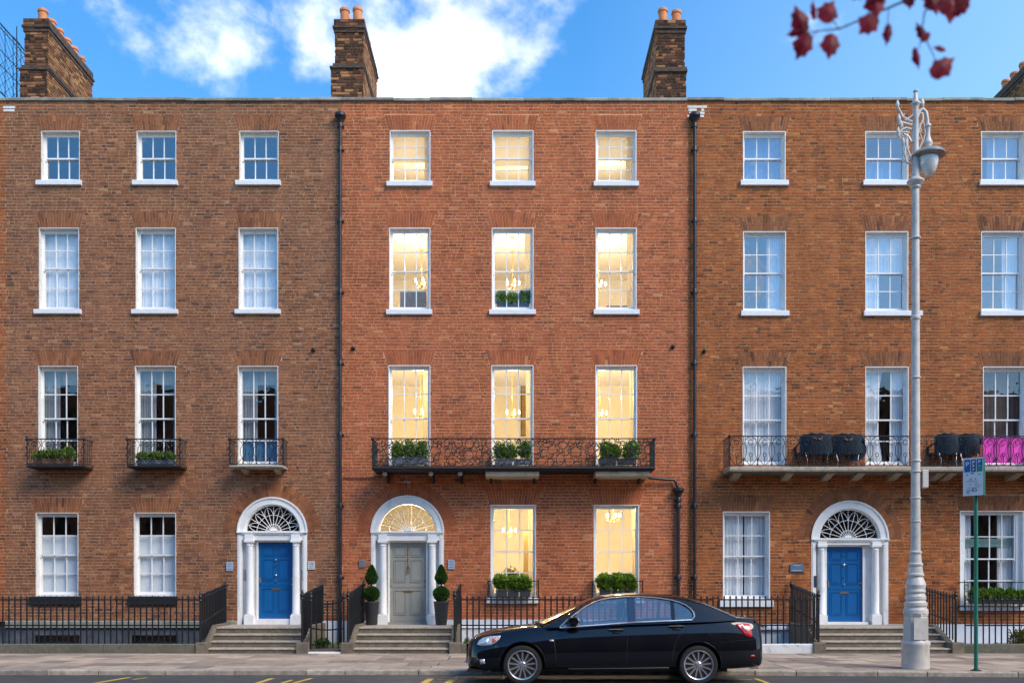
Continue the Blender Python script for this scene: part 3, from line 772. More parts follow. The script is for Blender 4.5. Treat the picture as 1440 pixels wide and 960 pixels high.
doorway(rh, D3['cx'], D3['zs'], D3['R0'], D3['R1'], D3['cx']-D3['R1'], D3['cx']+D3['R1'], fx(1164.5), fx(1215.5), fz(768), .72, (fx(1155.5), fx(1231.5)), M_blue, False, 'petal',
        [(.88,.016,M_brass),(.76,.035,M_steel),(.60,.02,M_steel),(.50,.025,M_steel)])
coping(rh, XR0, XR1, ZTOP, 8)
# -- neighbouring houses that close the row
for xa, xb, xw, key, sd, lab in ((-15.6, XL0, -30., 'right', 71, 'sliver of the neighbouring brick house at the extreme edge beside the roof fence'), (15.2, 16.6, 58., 'left', 73, 'next brick house along the terrace beyond the lamp')):
    h = empty('brick_townhouse', (xa, F, .66), lab, 'house')
    front(h, key, xa, xb, [], [], [], .76, ZTOP, M_mortar_left, sd, (0, 0), 0)
    a, b = (xw, xa) if xw < xa else (xb, xw)
    MB().box(min(a, xa), max(b, xb), F+.34, F+5, -1.6, ZTOP).build('wall', M_mortar_left, h)  # unseen plain massing to the right, added for its shadow on the street
    if xw > 0 or 1: MB().box(min(a,b), max(a,b), F+.01, F+.33, -1.6, ZTOP).build('street_wall', BR['right_single'], h)
    coping(h, xa, xb, ZTOP, sd)
# basement facing below the brickwork
def basement(root, xa, xb, ztop_, mat, holes=(), band=None):
    wall_cells(xa, xb, -1.6, ztop_, [hh for hh in holes], [], F-.012, mat, 'basement_wall', root)
    for (a, b, c, d) in holes:
        MB().box(a, b, F+.06, F+.08, c, d).build('basement_window', M_glass, root)
    MB().box(xa, xb, F-.012, F+.02, ztop_, ztop_+.012).build('basement_edge', mat, root)
basement(lh, XL0, fx(334), .70, M_render_dark, [(fx(50), fx(112), -1.0, .38), (fx(186), fx(250), -1.0, .38)])
m = MB(); r_ = random.Random(3)
x = XL0
while x < fx(330):
    w = min(r_.uniform(.8, 1.5), fx(334)-x); 
    MB().bbox(x+.003, x+w-.003, F-.07, F-.013, .56, .755, .02).build('string_course_stone', M_string, lh); x += w
basement(lh, fx(432), fx(481), .74, M_render_white)
basement(mh, fx(481), fx(522), .74, M_render_white)
basement(mh, fx(624.5), XM1, .775, M_render_white)
basement(rh, XR0, fx(1141), .655, M_render_white)
basement(rh, fx(1249), XR1, .655, M_render_white)
MB().bbox(fx(628), XM1, F-.045, F-.014, .56, .60, .01).build('basement_band', M_render_white, mh)
MB().bbox(fx(1060), fx(1120), F-.10, F-.014, .52, .60, .01).build('basement_sill', M_render_white, rh)

# ---------------------------------------------------------------- chimneys
def chimney(root, xa, xb, y0, y1, z0, z1, zstep, side, seed, pots, potr=.125, lowx=(.1,.0)):
    ch = empty('chimney', (0,0,0)); ch.parent = root; ch.matrix_parent_inverse = Matrix.Translation(-root.location)
    xa2, xb2 = xa-lowx[0], xb+lowx[1]
    core = MB(); g = .012
    core.box(xa2+g, xb2-g, y0-.05+g, y1+.05-g, z0, zstep); core.box(xa+g, xb-g, y0+g, y1-g, zstep, z1-.02)
    core.build('mortar_core', M_mortar_ch, ch)
    for (a, b, f, k, za, zb) in ((xa2, xb2, y0-.05, y1+.05, z0, zstep), (xa, xb, y0, y1, zstep+.14, z1-.36)):
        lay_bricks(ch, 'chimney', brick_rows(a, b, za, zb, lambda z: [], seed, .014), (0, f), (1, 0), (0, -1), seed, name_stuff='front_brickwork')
        xs = b if side > 0 else a
        key = 'chimney_side'
        rows = brick_rows(f, k, za, zb, lambda z: [], seed+3, .014)
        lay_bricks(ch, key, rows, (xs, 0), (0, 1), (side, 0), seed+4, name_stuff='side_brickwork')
    c = MB()
    c.box(xa-.025, xb+.025, y0-.025, y1+.025, z1-.36, z1-.30); c.box(xa-.02, xb+.02, y0-.02, y1+.02, z1-.30, z1-.0)
    c.box(xa-.055, xb+.055, y0-.055, y1+.055, z1-.25, z1-.19)
    c.box(xa2-.03, xb2+.03, y0-.09, y1+.09, zstep, zstep+.05); c.box(xa-.05, xb+.05, y0-.05, y1+.05, zstep+.05, zstep+.14)
    c.build('chimney_cap', MATS['chimney_cap_brick'], ch)
    for (za, zb, e) in ((z1-.30, z1-.25, .024), (z1-.19, z1-.0, .024)):
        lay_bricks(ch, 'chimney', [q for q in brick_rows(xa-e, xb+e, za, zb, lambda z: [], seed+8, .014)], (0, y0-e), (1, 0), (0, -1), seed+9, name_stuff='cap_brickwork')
    f = MB(); f.prism([(xb-.55, z0), (xb-.15, z0), (xb-.35, z0+.0)], 'y', y0-.06, y0-.05)
    for px_, py_ in pots:
        h = random.Random(int(px_*99+py_*7)).uniform(.36, .44)
        p = MB(); p.lathe([(potr*1.0,0),(potr*.98,h-.09),(potr*1.14,h-.08),(potr*1.14,h-.02),(potr*1.05,h),(potr*.85,h),(potr*.8,h-.2)], (px_, py_, z1-.01), 18)
        p.build('chimney_pot', M_pot, ch, smooth=50)
    return ch
pbr('chimney_cap_brick', (.075,.05,.038), .9, var=.4, scale=9, bump=.6, dirt=(.2,.12,.07), dirt_scale=8, dirt_amt=.6, dirt_lo=.55)
BR['chimney_side'] = brick_mat('brick_chimney_side', [(0.,(.10,.045,.026)),(.3,(.21,.09,.042)),(.7,(.34,.155,.062)),(1.,(.50,.27,.12))], False, (.2,.12,.06), .3)  # chimney sides: golden sunlight painted into the brick colour
YC = F+1.6
chimney(lh, -13.54, -12.88, YC, YC+2.7, ZTOP-.3, fz(0)+.0 if False else 17.4, 15.95, 1, 301, [(-13.15, YC+.25+.45*i) for i in range(6)])
chimney(mh, -4.92, -4.12, YC, YC+2.5, ZTOP-.3, 17.38, 16.0, 1, 311, [(x, YC+.2+.5*i) for i in range(4) for x in (-4.68, -4.32)])
chimney(rh, 4.0, 4.80, YC, YC+2.5, ZTOP-.3, 17.36, 15.9, -1, 321, [(x, YC+.2+.55*i) for i in range(4) for x in (4.22, 4.60)], lowx=(.0,.03))
last = [o for o in sc.objects if o.get('label', '').startswith('next brick')][0]
chimney(last, 15.85, 16.6, YC, YC+5.0, ZTOP-.3, 17.75, 16.0, -1, 331, [(16.1, YC+.3+.52*i) for i in range(9)])
for root, x in ((lh, fx(42)), (mh, fx(483)), (rh, fx(940))):
    MB().prism([(x-.28, ZTOP+.05), (x+.28, ZTOP+.05), (x, ZTOP+.42)], 'y', YC-.12, YC-.07).build('lead_flashing', M_lead, root)

# ---------------------------------------------------------------- lit rooms
M_bulb = emit_mat('warm_bulb', (1., .80, .5), 7.)
LIGHTS = []
def lamp_light(parent, loc, power, rad=.12):
    ld = bpy.data.lights.new('bulb_light', 'POINT'); ld.energy = power; ld.color = (1., .86, .62); ld.shadow_soft_size = rad
    o = bpy.data.objects.new('bulb_light', ld); o.location = loc; link(o, parent)
def chandelier(x, y, ztop, drop, label, power, n=5):
    c = empty('chandelier', (x, y, ztop), label, 'chandelier', 'chandeliers in the lit rooms')
    m = MB(); m.tube([(0,0,0),(0,0,-drop)], .012, 6); m.lathe([(.02,-drop-.12),(.06,-drop-.06),(.03,-drop),(.015,-drop+.1)], (0,0,0), 10)
    m.lathe([(.07,-.03),(.06,0)], (0,0,0), 12)
    for k in range(n):
        a = 2*math.pi*k/n; R_ = .19
        m.tube([(0,0,-drop-.06),(R_*.5*math.cos(a),R_*.5*math.sin(a),-drop-.13),(R_*math.cos(a),R_*math.sin(a),-drop-.05),(R_*math.cos(a),R_*math.sin(a),-drop)], .009, 5)
    m.build('frame', M_brass, c)
    for k in range(n):
        a = 2*math.pi*k/n; R_ = .19
        MB().lathe([(.012,0),(.03,.035),(.026,.065),(.006,.11)], (R_*math.cos(a),R_*math.sin(a),-drop), 8).build('bulb', M_bulb, c, smooth=60)
    lamp_light(c, (0,0,-drop*.55), power)
    return c
PW = 98
def cxm(r): return (r[0]+r[1])/2
for k, (nm, rr, zc, drop, dy) in enumerate((('second', M_2, fz(313), .95, 1.9), ('first', M_1, fz(504), 1.1, 1.7))):
    for i, w in enumerate(rr):
        lab = f"brass chandelier glowing in the {('left','middle','right')[i]} lit window {('one storey above the long iron balcony','opening onto the long iron balcony')[k]}"
        chandelier(cxm(w)+(.12,.0,-.25)[i], F+dy+.1*i, zc-.0, drop, lab, PW*(1.0,.85,1.)[i]*(.72,.95)[k])
chandelier(cxm(M_g[0])-.12, F+1.9, fz(690), .95, 'brass chandelier glowing in the lit ground floor window next to the grey door', PW*1.15)
chandelier(cxm(M_g[1])+.1, F+1.7, fz(690), .55, 'brass chandelier in the lit ground floor window above the car roof', PW*1.1)
chandelier(D2['cx'], F+.95, fz(690), 1.25, 'hall chandelier glowing behind the fanlight of the grey door', PW*.7)
for i, w in enumerate(M_top):
    c = empty('ceiling_lamp', (cxm(w)+.1, F+2.2, fz(166)), f"flush ceiling lamp inside the {('left','centre','right')[i]} lit window of the top storey of the redder house", 'lamp', 'ceiling lamps of the lit top storey')
    MB().lathe([(.05,-.10),(.16,-.07),(.19,-.03),(.19,-.0)], (0,0,0), 16).build('lamp_shade', M_bulb, c, smooth=60)
    lamp_light(c, (0,0,-.45), PW*.30, .15)
MB().box(fx(765), fx(765)+.1, F+.34, F+5.6, ROOMS['f3'][0]-.1, fz(160)).build('partition_wall', M_room, mh)
MB().box(fx(620), fx(620)+.1, F+.34, F+5.6, ROOMS['f3'][0]-.1, fz(160)).build('partition_wall', M_room, mh)
for (z0, z1) in ((fz(465), fz(290)), (fz(675), fz(474))):
    for px in (648, 795): MB().box(fx(px), fx(px)+.1, F+.34, F+5.6, z0, z1).build('partition_wall', M_room, mh)
MB().box(fx(800), fx(800)+.1, F+.34, F+5.6, .6, fz(686)).build('partition_wall', M_room, mh)
M_drape = cloth_mat('cream_drape', (.80,.68,.46), .4)
for k, (rr, wh) in enumerate(((M_top,'top storey'),(M_2,'storey above the long balcony'),(M_1,'storey of the long balcony'),(M_g,'ground floor'))):
    for i, w_ in enumerate(rr):
        nm_ = ('left','middle','right')[i] if len(rr) == 3 else ('left','right')[i]
        ww = (.22,.17,.25)[(i+k)%3]
        curtain('drape', w_[1]-ww+.03, w_[1]+.08, w_[2]-.2, w_[3]+.1, F+.40+.02*i, M_drape, f"cream drape in the {nm_} lit window on the {wh}", 'curtain', .02, .075, group='cream drapes in the lit rooms')
M_cblind = cloth_mat('cream_blind', (.86,.76,.56), .6)
for i, w_ in enumerate(M_top):
    curtain('roller_blind', w_[0]+.02, w_[1]-.02, w_[2]+(w_[3]-w_[2])*(.46,.40,.50)[i], w_[3]+.02, F+.27, M_cblind, f"cream blind half down in the {('left','middle','right')[i]} lit window of the top storey", 'blind', amp=0, group='cream drapes in the lit rooms')
# furniture seen in the lit windows
M_arm = pbr('grey_upholstery', (.20,.20,.22), .9); M_wood = pbr('dark_wood', (.06,.028,.014), .5, var=.3); M_ochre = pbr('ochre_panel', (.30,.19,.06), .7)
def armchair(x, y, z, label, w=.7, col=None):
    c = empty('armchair', (x, y, z), label, 'armchair', 'chairs inside the lit rooms'); m_ = col or M_arm
    b = MB(); b.bbox(-w/2, w/2, .0, .14, .3, 1.12, .04); b.build('backrest', m_, c)
    b = MB(); b.bbox(-w/2, w/2, .14, .75, .3, .48, .04); b.build('seat', m_, c)
    for s in (-1, 1):
        b = MB(); b.bbox(s*w/2-.06, s*w/2+.06, .14, .7, .3, .68, .03); b.build('armrest', m_, c)
        for yy in (.05, .65):
            b = MB(); b.tube([(s*w*.42, yy, .3), (s*w*.44, yy, 0)], [.025,.015], 6); b.build('leg', M_wood, c)
    return c
armchair(cxm(M_2[0])+.05, F+.62, M_2[0][2]-.42, 'grey armchair back low in the lit window left of the indoor sill plants', .75)
armchair(cxm(M_2[2])+.12, F+.62, M_2[2][2]-.80, 'dark chair top just above the sill of the lit window right of the indoor plants', .6, M_wood)
def dining_chair(x, y, z, label):
    c = empty('dining_chair', (x, y, z), label, 'chair', 'dining chairs in the ground floor window')
    b = MB(); b.tube([(-.2,0,0),(-.2,0,1.05)], .02, 6); b.tube([(.2,0,0),(.2,0,1.05)], .02, 6); b.build('back_post', M_wood, c)
    b = MB(); b.bbox(-.2, .2, -.01, .02, .86, 1.04, .01); b.build('backrest', M_wood, c)
    b = MB(); b.bbox(-.22, .22, .02, .44, .44, .49, .01); b.build('seat', M_wood, c)
    for xx in (-.19, .19): MB().tube([(xx,.42,.44),(xx,.42,0)], .018, 6).build('leg', M_wood, c)
dining_chair(cxm(M_g[1])-.12, F+.9, M_g[1][2]-.42, 'dark dining chair at the left in the lit window above the car roof')
dining_chair(cxm(M_g[1])+.36, F+.95, M_g[1][2]-.38, 'dark dining chair at the right in the lit window above the car roof')
def picture(x0, x1, z0, z1, y, mat, label, name='picture_frame'):
    c = empty(name, (x0, y, z0), label, 'picture')
    MB().box(.03, x1-x0-.03, -.02, 0, .03, z1-z0-.03).build('canvas', mat, c)
    f = MB(); w, h = x1-x0, z1-z0
    f.box(0, w, -.04, 0, 0, .03); f.box(0, w, -.04, 0, h-.03, h); f.box(0, .03, -.04, 0, .03, h-.03); f.box(w-.03, w, -.04, 0, .03, h-.03)
    f.build('frame', M_wood, c)
picture(fx(584), fx(620), fz(600)+.6, fz(585)+1.8, F+5.58, M_ochre, 'ochre picture on the back wall behind the left end of the long balcony')
picture(fx(735), fx(765), fz(600)+.7, fz(560)+1.6, F+5.58, M_ochre, 'tall dark framed picture in the lit room behind the middle of the long balcony')
c = empty('wardrobe', (fx(738), F+2.2, .62), 'ochre wardrobe standing in the lit ground floor room next to the grey door', 'wardrobe')
MB().bbox(0, .7, 0, .5, 0, 2.6, .02).build('body', M_ochre, c); 
for xx in (.02, .36): MB().bbox(xx, xx+.32, -.02, 0, .1, 2.5, .005).build('door', M_ochre, c)

ROOM_PLANTS = [(cxm(M_g[0])+.02, F+.75, M_g[0][2]-.2, 'round dark leafy house plant in the lit ground floor window beside the grey door')]
# ---------------------------------------------------------------- curtains and blinds
YI = F+.285
ord2 = ('leftmost', 'middle', 'rightmost')
ords = ('window nearest the left edge', 'middle window', 'window nearest the downpipe')
for i, w in enumerate(L_2):
    curtain('net_curtain', w[0]+.02, w[1]-.02, w[2]-.1, w[3]+.02, YI, M_blind, f"pale curtain filling the {ord2[i]} window directly above a little balcony window of the brown house", 'curtain', amp=.005)
for i, w in enumerate(L_1):
    curtain('net_curtain', w[0]+.0, w[0]+(w[1]-w[0])*.42, w[2]-.1, w[3], YI, M_net_grey, f"narrow net curtain at the left side of the {ord2[i]} little balcony window", 'curtain', wl=.07)
    curtain('roller_blind', w[0], w[1], w[3]-.42, w[3]+.05, YI+.06, pbr('beige_blind', (.40,.36,.30), .8), f"beige blind rolled up at the top of the {ord2[i]} little balcony window", 'blind', amp=0)
    if i > 0: curtain('net_curtain', w[1]-.16, w[1]+.02, w[2]-.1, w[3], YI, M_net_grey, f"thin curtain strip at the right side of the {ord2[i]} little balcony window", 'curtain', wl=.07)
curtain('door_panel_cloth', L_1[2][0]+.05, L_1[2][1]-.03, L_1[2][2], fz(616), YI-.03, cloth_mat('blue_cloth', (.07,.20,.34), .1), 'blue cloth screen low in the balcony window above the blue door near the downpipe', 'screen', amp=.006)
for i, w in enumerate(L_g):
    curtain('roller_blind', w[0]+.02, w[1]-.02, w[2]-.1, fz(751), YI-.02, M_blind, f"white blind over most of the {('ground floor window nearest the left edge','brown house ground floor window beside the blue door')[i]}", 'blind', amp=0)
w = R_top[0]; curtain('blue_curtain', w[0], w[1], w[2]-.1, w[3], YI, M_net_blue, 'blue curtain across the small top window next to the right downpipe', 'curtain')
w = R_top[1]; curtain('blue_curtain', w[0], w[1], w[2]-.1, (w[2]+w[3])/2, YI, M_net_blue, 'blue curtain in the lower half of the small top window behind the lamp head', 'curtain')
w = R_top[2]; curtain('blue_curtain', w[0]+(w[1]-w[0])*.25, w[1], w[2]-.1, w[3], YI, M_net_blue, 'blue curtain in the small top window at the right edge', 'curtain')
w = R_2[0]; curtain('net_curtain', w[0]+(w[1]-w[0])*.62, w[1], w[2]-.1, w[3], YI, M_net, 'pale curtain gathered at the right side of the tall window next to the right downpipe', 'curtain', wl=.07)
w = R_2[1]; curtain('net_curtain', w[0], w[0]+(w[1]-w[0])*.42, w[2]-.1, w[3], YI, M_net, 'pale curtain at the left of the tall window just left of the lamp post', 'curtain', wl=.08)
curtain('net_curtain', w[0]+(w[1]-w[0])*.42, w[1], (w[2]+w[3])/2, w[3], YI, M_net, 'pale curtain over the upper panes of the tall window left of the lamp post', 'curtain', wl=.08)
w = R_2[2]; curtain('net_curtain', w[0]+(w[1]-w[0])*.6, w[1], w[2]-.1, w[3], YI, M_net, 'pale curtain at the right of the tall window cut by the right edge', 'curtain', wl=.08)
w = R_1[0]; curtain('net_curtain', w[0], w[1], w[2]-.1, w[3], YI, M_net, 'net curtain filling the balcony window nearest the right downpipe', 'curtain', wl=.07)
w = R_1[1]; curtain('net_curtain', w[0], w[0]+(w[1]-w[0])*.5, w[2]-.1, w[3], YI, M_net, 'net curtain at the left half of the balcony window just left of the lamp post', 'curtain', wl=.07, gather=.25)
curtain('net_curtain', w[0]+(w[1]-w[0])*.68, w[1], w[2]-.1, w[3], YI, M_net, 'net curtain at the right side of the balcony window just left of the lamp post', 'curtain', wl=.07)
w = R_1[2]; curtain('brown_blind', w[0], w[1], w[2]-.1, w[3], YI+.1, cloth_mat('brown_net', (.22,.18,.15), .3), 'brown grey net behind the balcony window above the pink banner', 'curtain', wl=.12)
w = R_g[0]
curtain('net_curtain', w[0], cxm(w)-.02, w[2]-.1, w[3], YI, M_net, 'left net curtain of the ground floor window above the car boot', 'curtain', wl=.08)
curtain('net_curtain', cxm(w)+.02, w[1], w[2]-.1, w[3], YI, M_net, 'right net curtain of the ground floor window above the car boot', 'curtain', wl=.08)
w = R_g[1]
curtain('net_curtain', w[0]+.1, w[0]+.42, w[2]-.1, w[3], YI, M_net, 'net curtain at the left of the wide ground floor window behind the green pole', 'curtain', wl=.08)
curtain('net_curtain', w[1]-.55, w[1]-.1, w[2]-.1, w[3], YI, M_net, 'net curtain at the right of the wide ground floor window behind the green pole', 'curtain', wl=.08)
curtain('roller_blind', w[0]+.15, w[1]-.2, fz(768), fz(756), YI-.03, cloth_mat('sea_green_strip', (.36,.55,.50), .3), 'sea green strip across the wide ground floor window behind the green pole', 'blind', amp=0)
# ---------------------------------------------------------------- ground, road, pavement
KERB_H = .09; YR = 21.3                      # pavement level, railing line
def yk(x): return 16.75 if x < 3.2 else 16.75 - min(x-3.2, 20)*.075
tag(MB().add([(-700,-700,-1.65),(700,-700,-1.65),(700,900,-1.65),(-700,900,-1.65)], [(0,1,2,3)]).build('ground', pbr('earth', (.10,.09,.07), .95, var=.3, scale=.2)), kind='structure')
xs = [-60.,-40.,-20.,-10.,0.,3.2,6.,9.,12.,15.,20.,23.2,60.]
m = MB(); vs = []
for x in xs: vs += [(x, yk(x), 0), (x, -8.0, 0)]
m.add(vs, [(2*i, 2*i+1, 2*i+3, 2*i+2) for i in range(len(xs)-1)]); road = tag(m.build('road', M_tarmac), kind='structure')
m = MB()
for a, b in zip(xs[:-1], xs[1:]):
    m.add([(a, yk(a)+.12, .078), (b, yk(b)+.12, .078), (b, YR+.02, .078), (a, YR+.02, .078)], [(0,1,2,3)])
pav = tag(m.build('pavement', M_slab_joint), kind='structure')
# paving slabs, each with its own joints
r_ = random.Random(12); NROW = 6
cuts = [0, .15, .33, .50, .68, .84, 1.]
for j in range(NROW):
    x = -16. + r_.random()
    while x < 16.5:
        w = r_.choice([.55,.75,.9,1.1,1.3]) + r_.uniform(-.05,.05)
        g = .011; sh = r_.uniform(-.01,.01)
        def cy(xx, t): return yk(xx)+.31 + t*(YR-.0-yk(xx)-.31)
        q = [(x+g, cy(x,cuts[j])+g), (x+w-g, cy(x+w,cuts[j])+g), (x+w-g+sh, cy(x+w,cuts[j+1])-g), (x+g+sh, cy(x,cuts[j+1])-g)]
        z = KERB_H + r_.uniform(-.003,.003)
        b = .008; qc = (sum(p[0] for p in q)/4, sum(p[1] for p in q)/4)
        ins = [(p[0]+(b if p[0]<qc[0] else -b), p[1]+(b if p[1]<qc[1] else -b)) for p in q]
        vs = [(*p, .06) for p in q] + [(*p, z-.004) for p in q] + [(*p, z) for p in ins]
        fs = [(i,(i+1)%4,(i+1)%4+4,i+4) for i in range(4)] + [(i+4,(i+1)%4+4,(i+1)%4+8,i+8) for i in range(4)] + [(8,9,10,11)]
        MB().add(vs, fs).build('paving_slab', M_slab, pav); x += w
x = -16.
while x < 16.5:
    w = r_.uniform(.7, 1.6); a, b = x+.009, x+w-.009; z = KERB_H + r_.uniform(-.003,.004)
    prof = [(0,-.05),(0,z-.022),(.008,z-.007),(.025,z),(.30,z),(.30,-.05)]
    vs = [(a, yk(a)+p, q) for p, q in prof] + [(b, yk(b)+p, q) for p, q in prof]; n = 6
    MB().add(vs, [(i, i+n, (i+1)%n+n, (i+1)%n) for i in range(n)] + [tuple(range(n)), tuple(reversed(range(n, 2*n)))]).build('kerbstone', M_kerb, pav)
    x += w
# opposite pavement and the terrace across the street (seen only in the glass)
tag(MB().box(-60, 60, -12, -8.0, 0, .1).build('far_pavement', M_slab_joint), kind='structure')
op = empty('opposite_terrace', (0, -12, .1), 'brick terrace across the street, seen only mirrored in windows and car doors', 'building')
wall_cells(-55, 55, 0, 14.6, [(-54+i*3.0, -52.9+i*3.0, 1.2+j*3.4, 3.2+j*3.4) for i in range(36) for j in range(4)], [], -12, BR['left_single'], 'wall', op)
wall_cells(-55, 55, 0, 14.6, [], [], -12.4, M_dark, 'inner_wall', op)
MB().box(-55, 55, -18, -12.45, 0, 14.6).build('roof_block', M_dark, op)

def stripe(pts, w, label):
    m = MB(); a, b = Vector(pts[0]), Vector(pts[1]); d = (b-a).normalized(); n = Vector((-d.y, d.x, 0))*w/2
    m.add([a-n+Vector((0,0,.004)), b-n+Vector((0,0,.004)), b+n+Vector((0,0,.004)), a+n+Vector((0,0,.004))], [(0,1,2,3)])
    o = m.build('road_marking', M_yellow, road); return o
def G(px, py): Y = FOC*EYE/(py-832); return (((px-720)*Y/FOC), Y, 0)
for (p, q, w) in ((( 120,962.5),(182,952),.10), ((186,955.2),(207,952.2),.07), ((350,964),(383,953.2),.10), ((390,962),(411,955.5),.07), ((408,961.5),(438,953.2),.08),
                  ((585,967),(606,953.8),.12), ((618,967),(639,953.8),.12), ((1088,963),(1062,953.5),.08), ((615,955),(1058,955),.06)):
    stripe((G(*p), G(*q)), w, '')

# ---------------------------------------------------------------- area, steps, plinths
tag(MB().box(-30, 30, YR+.24, F, -1.64, -1.6).build('area_paving', M_stone), kind='structure')
tag(MB().box(-60, 60, YR+.02, YR+.23, -1.64, .07).build('area_retaining_wall', M_stone), kind='structure')
LAND = .66
def steps(x0, x1, xb0, xb1, label, risers=(.12,.15,.15,.15), tread=.30, cheek=(True,True), seed=1):
    """flight from the pavement to the door; front x0..x1, at the wall xb0..xb1"""
    s = empty('stone_steps', ((x0+x1)/2, YR, KERB_H), None, 'steps', 'stone steps up to the front doors'); s['label'] = label
    z = KERB_H; y = YR; L = F-YR; ox, oy, oz = s.location; r = random.Random(seed)
    for k, h in enumerate(risers):
        last_ = k == len(risers)-1
        y1 = F+.02 if last_ else y+tread+.03
        f0, f1 = (y-YR)/L, (y1-YR)/L
        def ex(t): return (x0+(xb0-x0)*t, x1+(xb1-x1)*t)
        a0, b0 = ex(f0); a1, b1 = ex(f1)
        m = MB(); zt = z+h
        # riser block
        vs = [(a0,y+.025,z-.02),(b0,y+.025,z-.02),(b1,y1,z-.02),(a1,y1,z-.02),(a0,y+.025,zt-.045),(b0,y+.025,zt-.045),(b1,y1,zt-.045),(a1,y1,zt-.045)]
        m.add([(v[0]-ox, v[1]-oy, v[2]-oz) for v in vs], [(0,3,2,1),(4,5,6,7),(0,1,5,4),(1,2,6,5),(2,3,7,6),(3,0,4,7)])
        rb = m.build('landing' if last_ else 'step', M_stone, s)
        # tread slab, joint somewhere along the flight
        js = r.uniform(.35,.65)
        for u, v in ((0, js), (js, 1)):
            ua0, ub0, ua1, ub1 = a0+(b0-a0)*u+.003, a0+(b0-a0)*v-.003, a1+(b1-a1)*u+.003, a1+(b1-a1)*v-.003
            vs = []
            for yy, zz, ff in ((y+.006,zt-.044,0),(y,zt-.034,0),(y,zt-.010,0),(y+.012,zt,0),(y1,zt,1),(y1,zt-.044,1)):
                vs.append((ua0 if not ff else ua1, yy, zz))
            for yy, zz, ff in ((y+.006,zt-.044,0),(y,zt-.034,0),(y,zt-.010,0),(y+.012,zt,0),(y1,zt,1),(y1,zt-.044,1)):
                vs.append((ub0 if not ff else ub1, yy, zz))
            n = 6; mm = MB().add([(p[0]-ox, p[1]-oy, p[2]-oz) for p in vs], [(i, i+n, (i+1)%n+n, (i+1)%n) for i in range(n)] + [tuple(range(n)), tuple(reversed(range(n,2*n)))])
            mm.build('tread', M_stone_nose, rb)
        z = zt; y += tread
    MB().box(x0-ox, x1-ox, .03, L, -1.7, -.0).build('foundation', M_stone, s)
    # sloping cheek kerbs
    for side, on in ((0, cheek[0]), (1, cheek[1])):
        if not on: continue
        xa, xb = (x0, xb0) if side == 0 else (x1, xb1); d = -1 if side == 0 else 1; w = .15
        prof = [(-.02,.22),(.22,.24),(.45,.34),(.8,.50),(1.1,.62),(1.35,LAND-KERB_H+.05),(L,LAND-KERB_H+.05)]
        m = MB(); vs = []
        for yy, zz in prof:
            xc = xa+(xb-xa)*max(0,yy)/L - ox
            vs += [(xc, yy, -.3), (xc+d*w, yy, -.3), (xc+d*w, yy, zz-.015), (xc+d*(w-.02), yy, zz), (xc+d*.02, yy, zz), (xc, yy, zz-.015)]
        n = 6; fs = []
        for i in range(len(prof)-1):
            for k in range(n): fs.append((i*n+k, (i+1)*n+k, (i+1)*n+(k+1)%n, i*n+(k+1)%n))
        fs += [tuple(range(n)), tuple(reversed(range((len(prof)-1)*n, len(prof)*n)))]
        m.add(vs, fs).build('cheek_kerb', M_stone, s, smooth=40)
        b = MB(); xc = xa-ox; b.bbox(min(xc, xc+d*.27), max(xc, xc+d*.27), -.05, .22, -.03, .25, .02); b.build('cheek_block', M_stone, s)
    return s
S1 = steps(-7.0, -4.96, -7.3, -5.0, 'grey stone steps below the blue door of the brown house', seed=2)
S2 = steps(-3.66, -1.44, -3.72, -1.46, 'grey stone steps below the grey door between the two topiary pots', seed=3)
S3 = steps(7.22, 10.13, 7.36, 10.2, 'grey stone steps below the blue door behind the lamp post', seed=4)

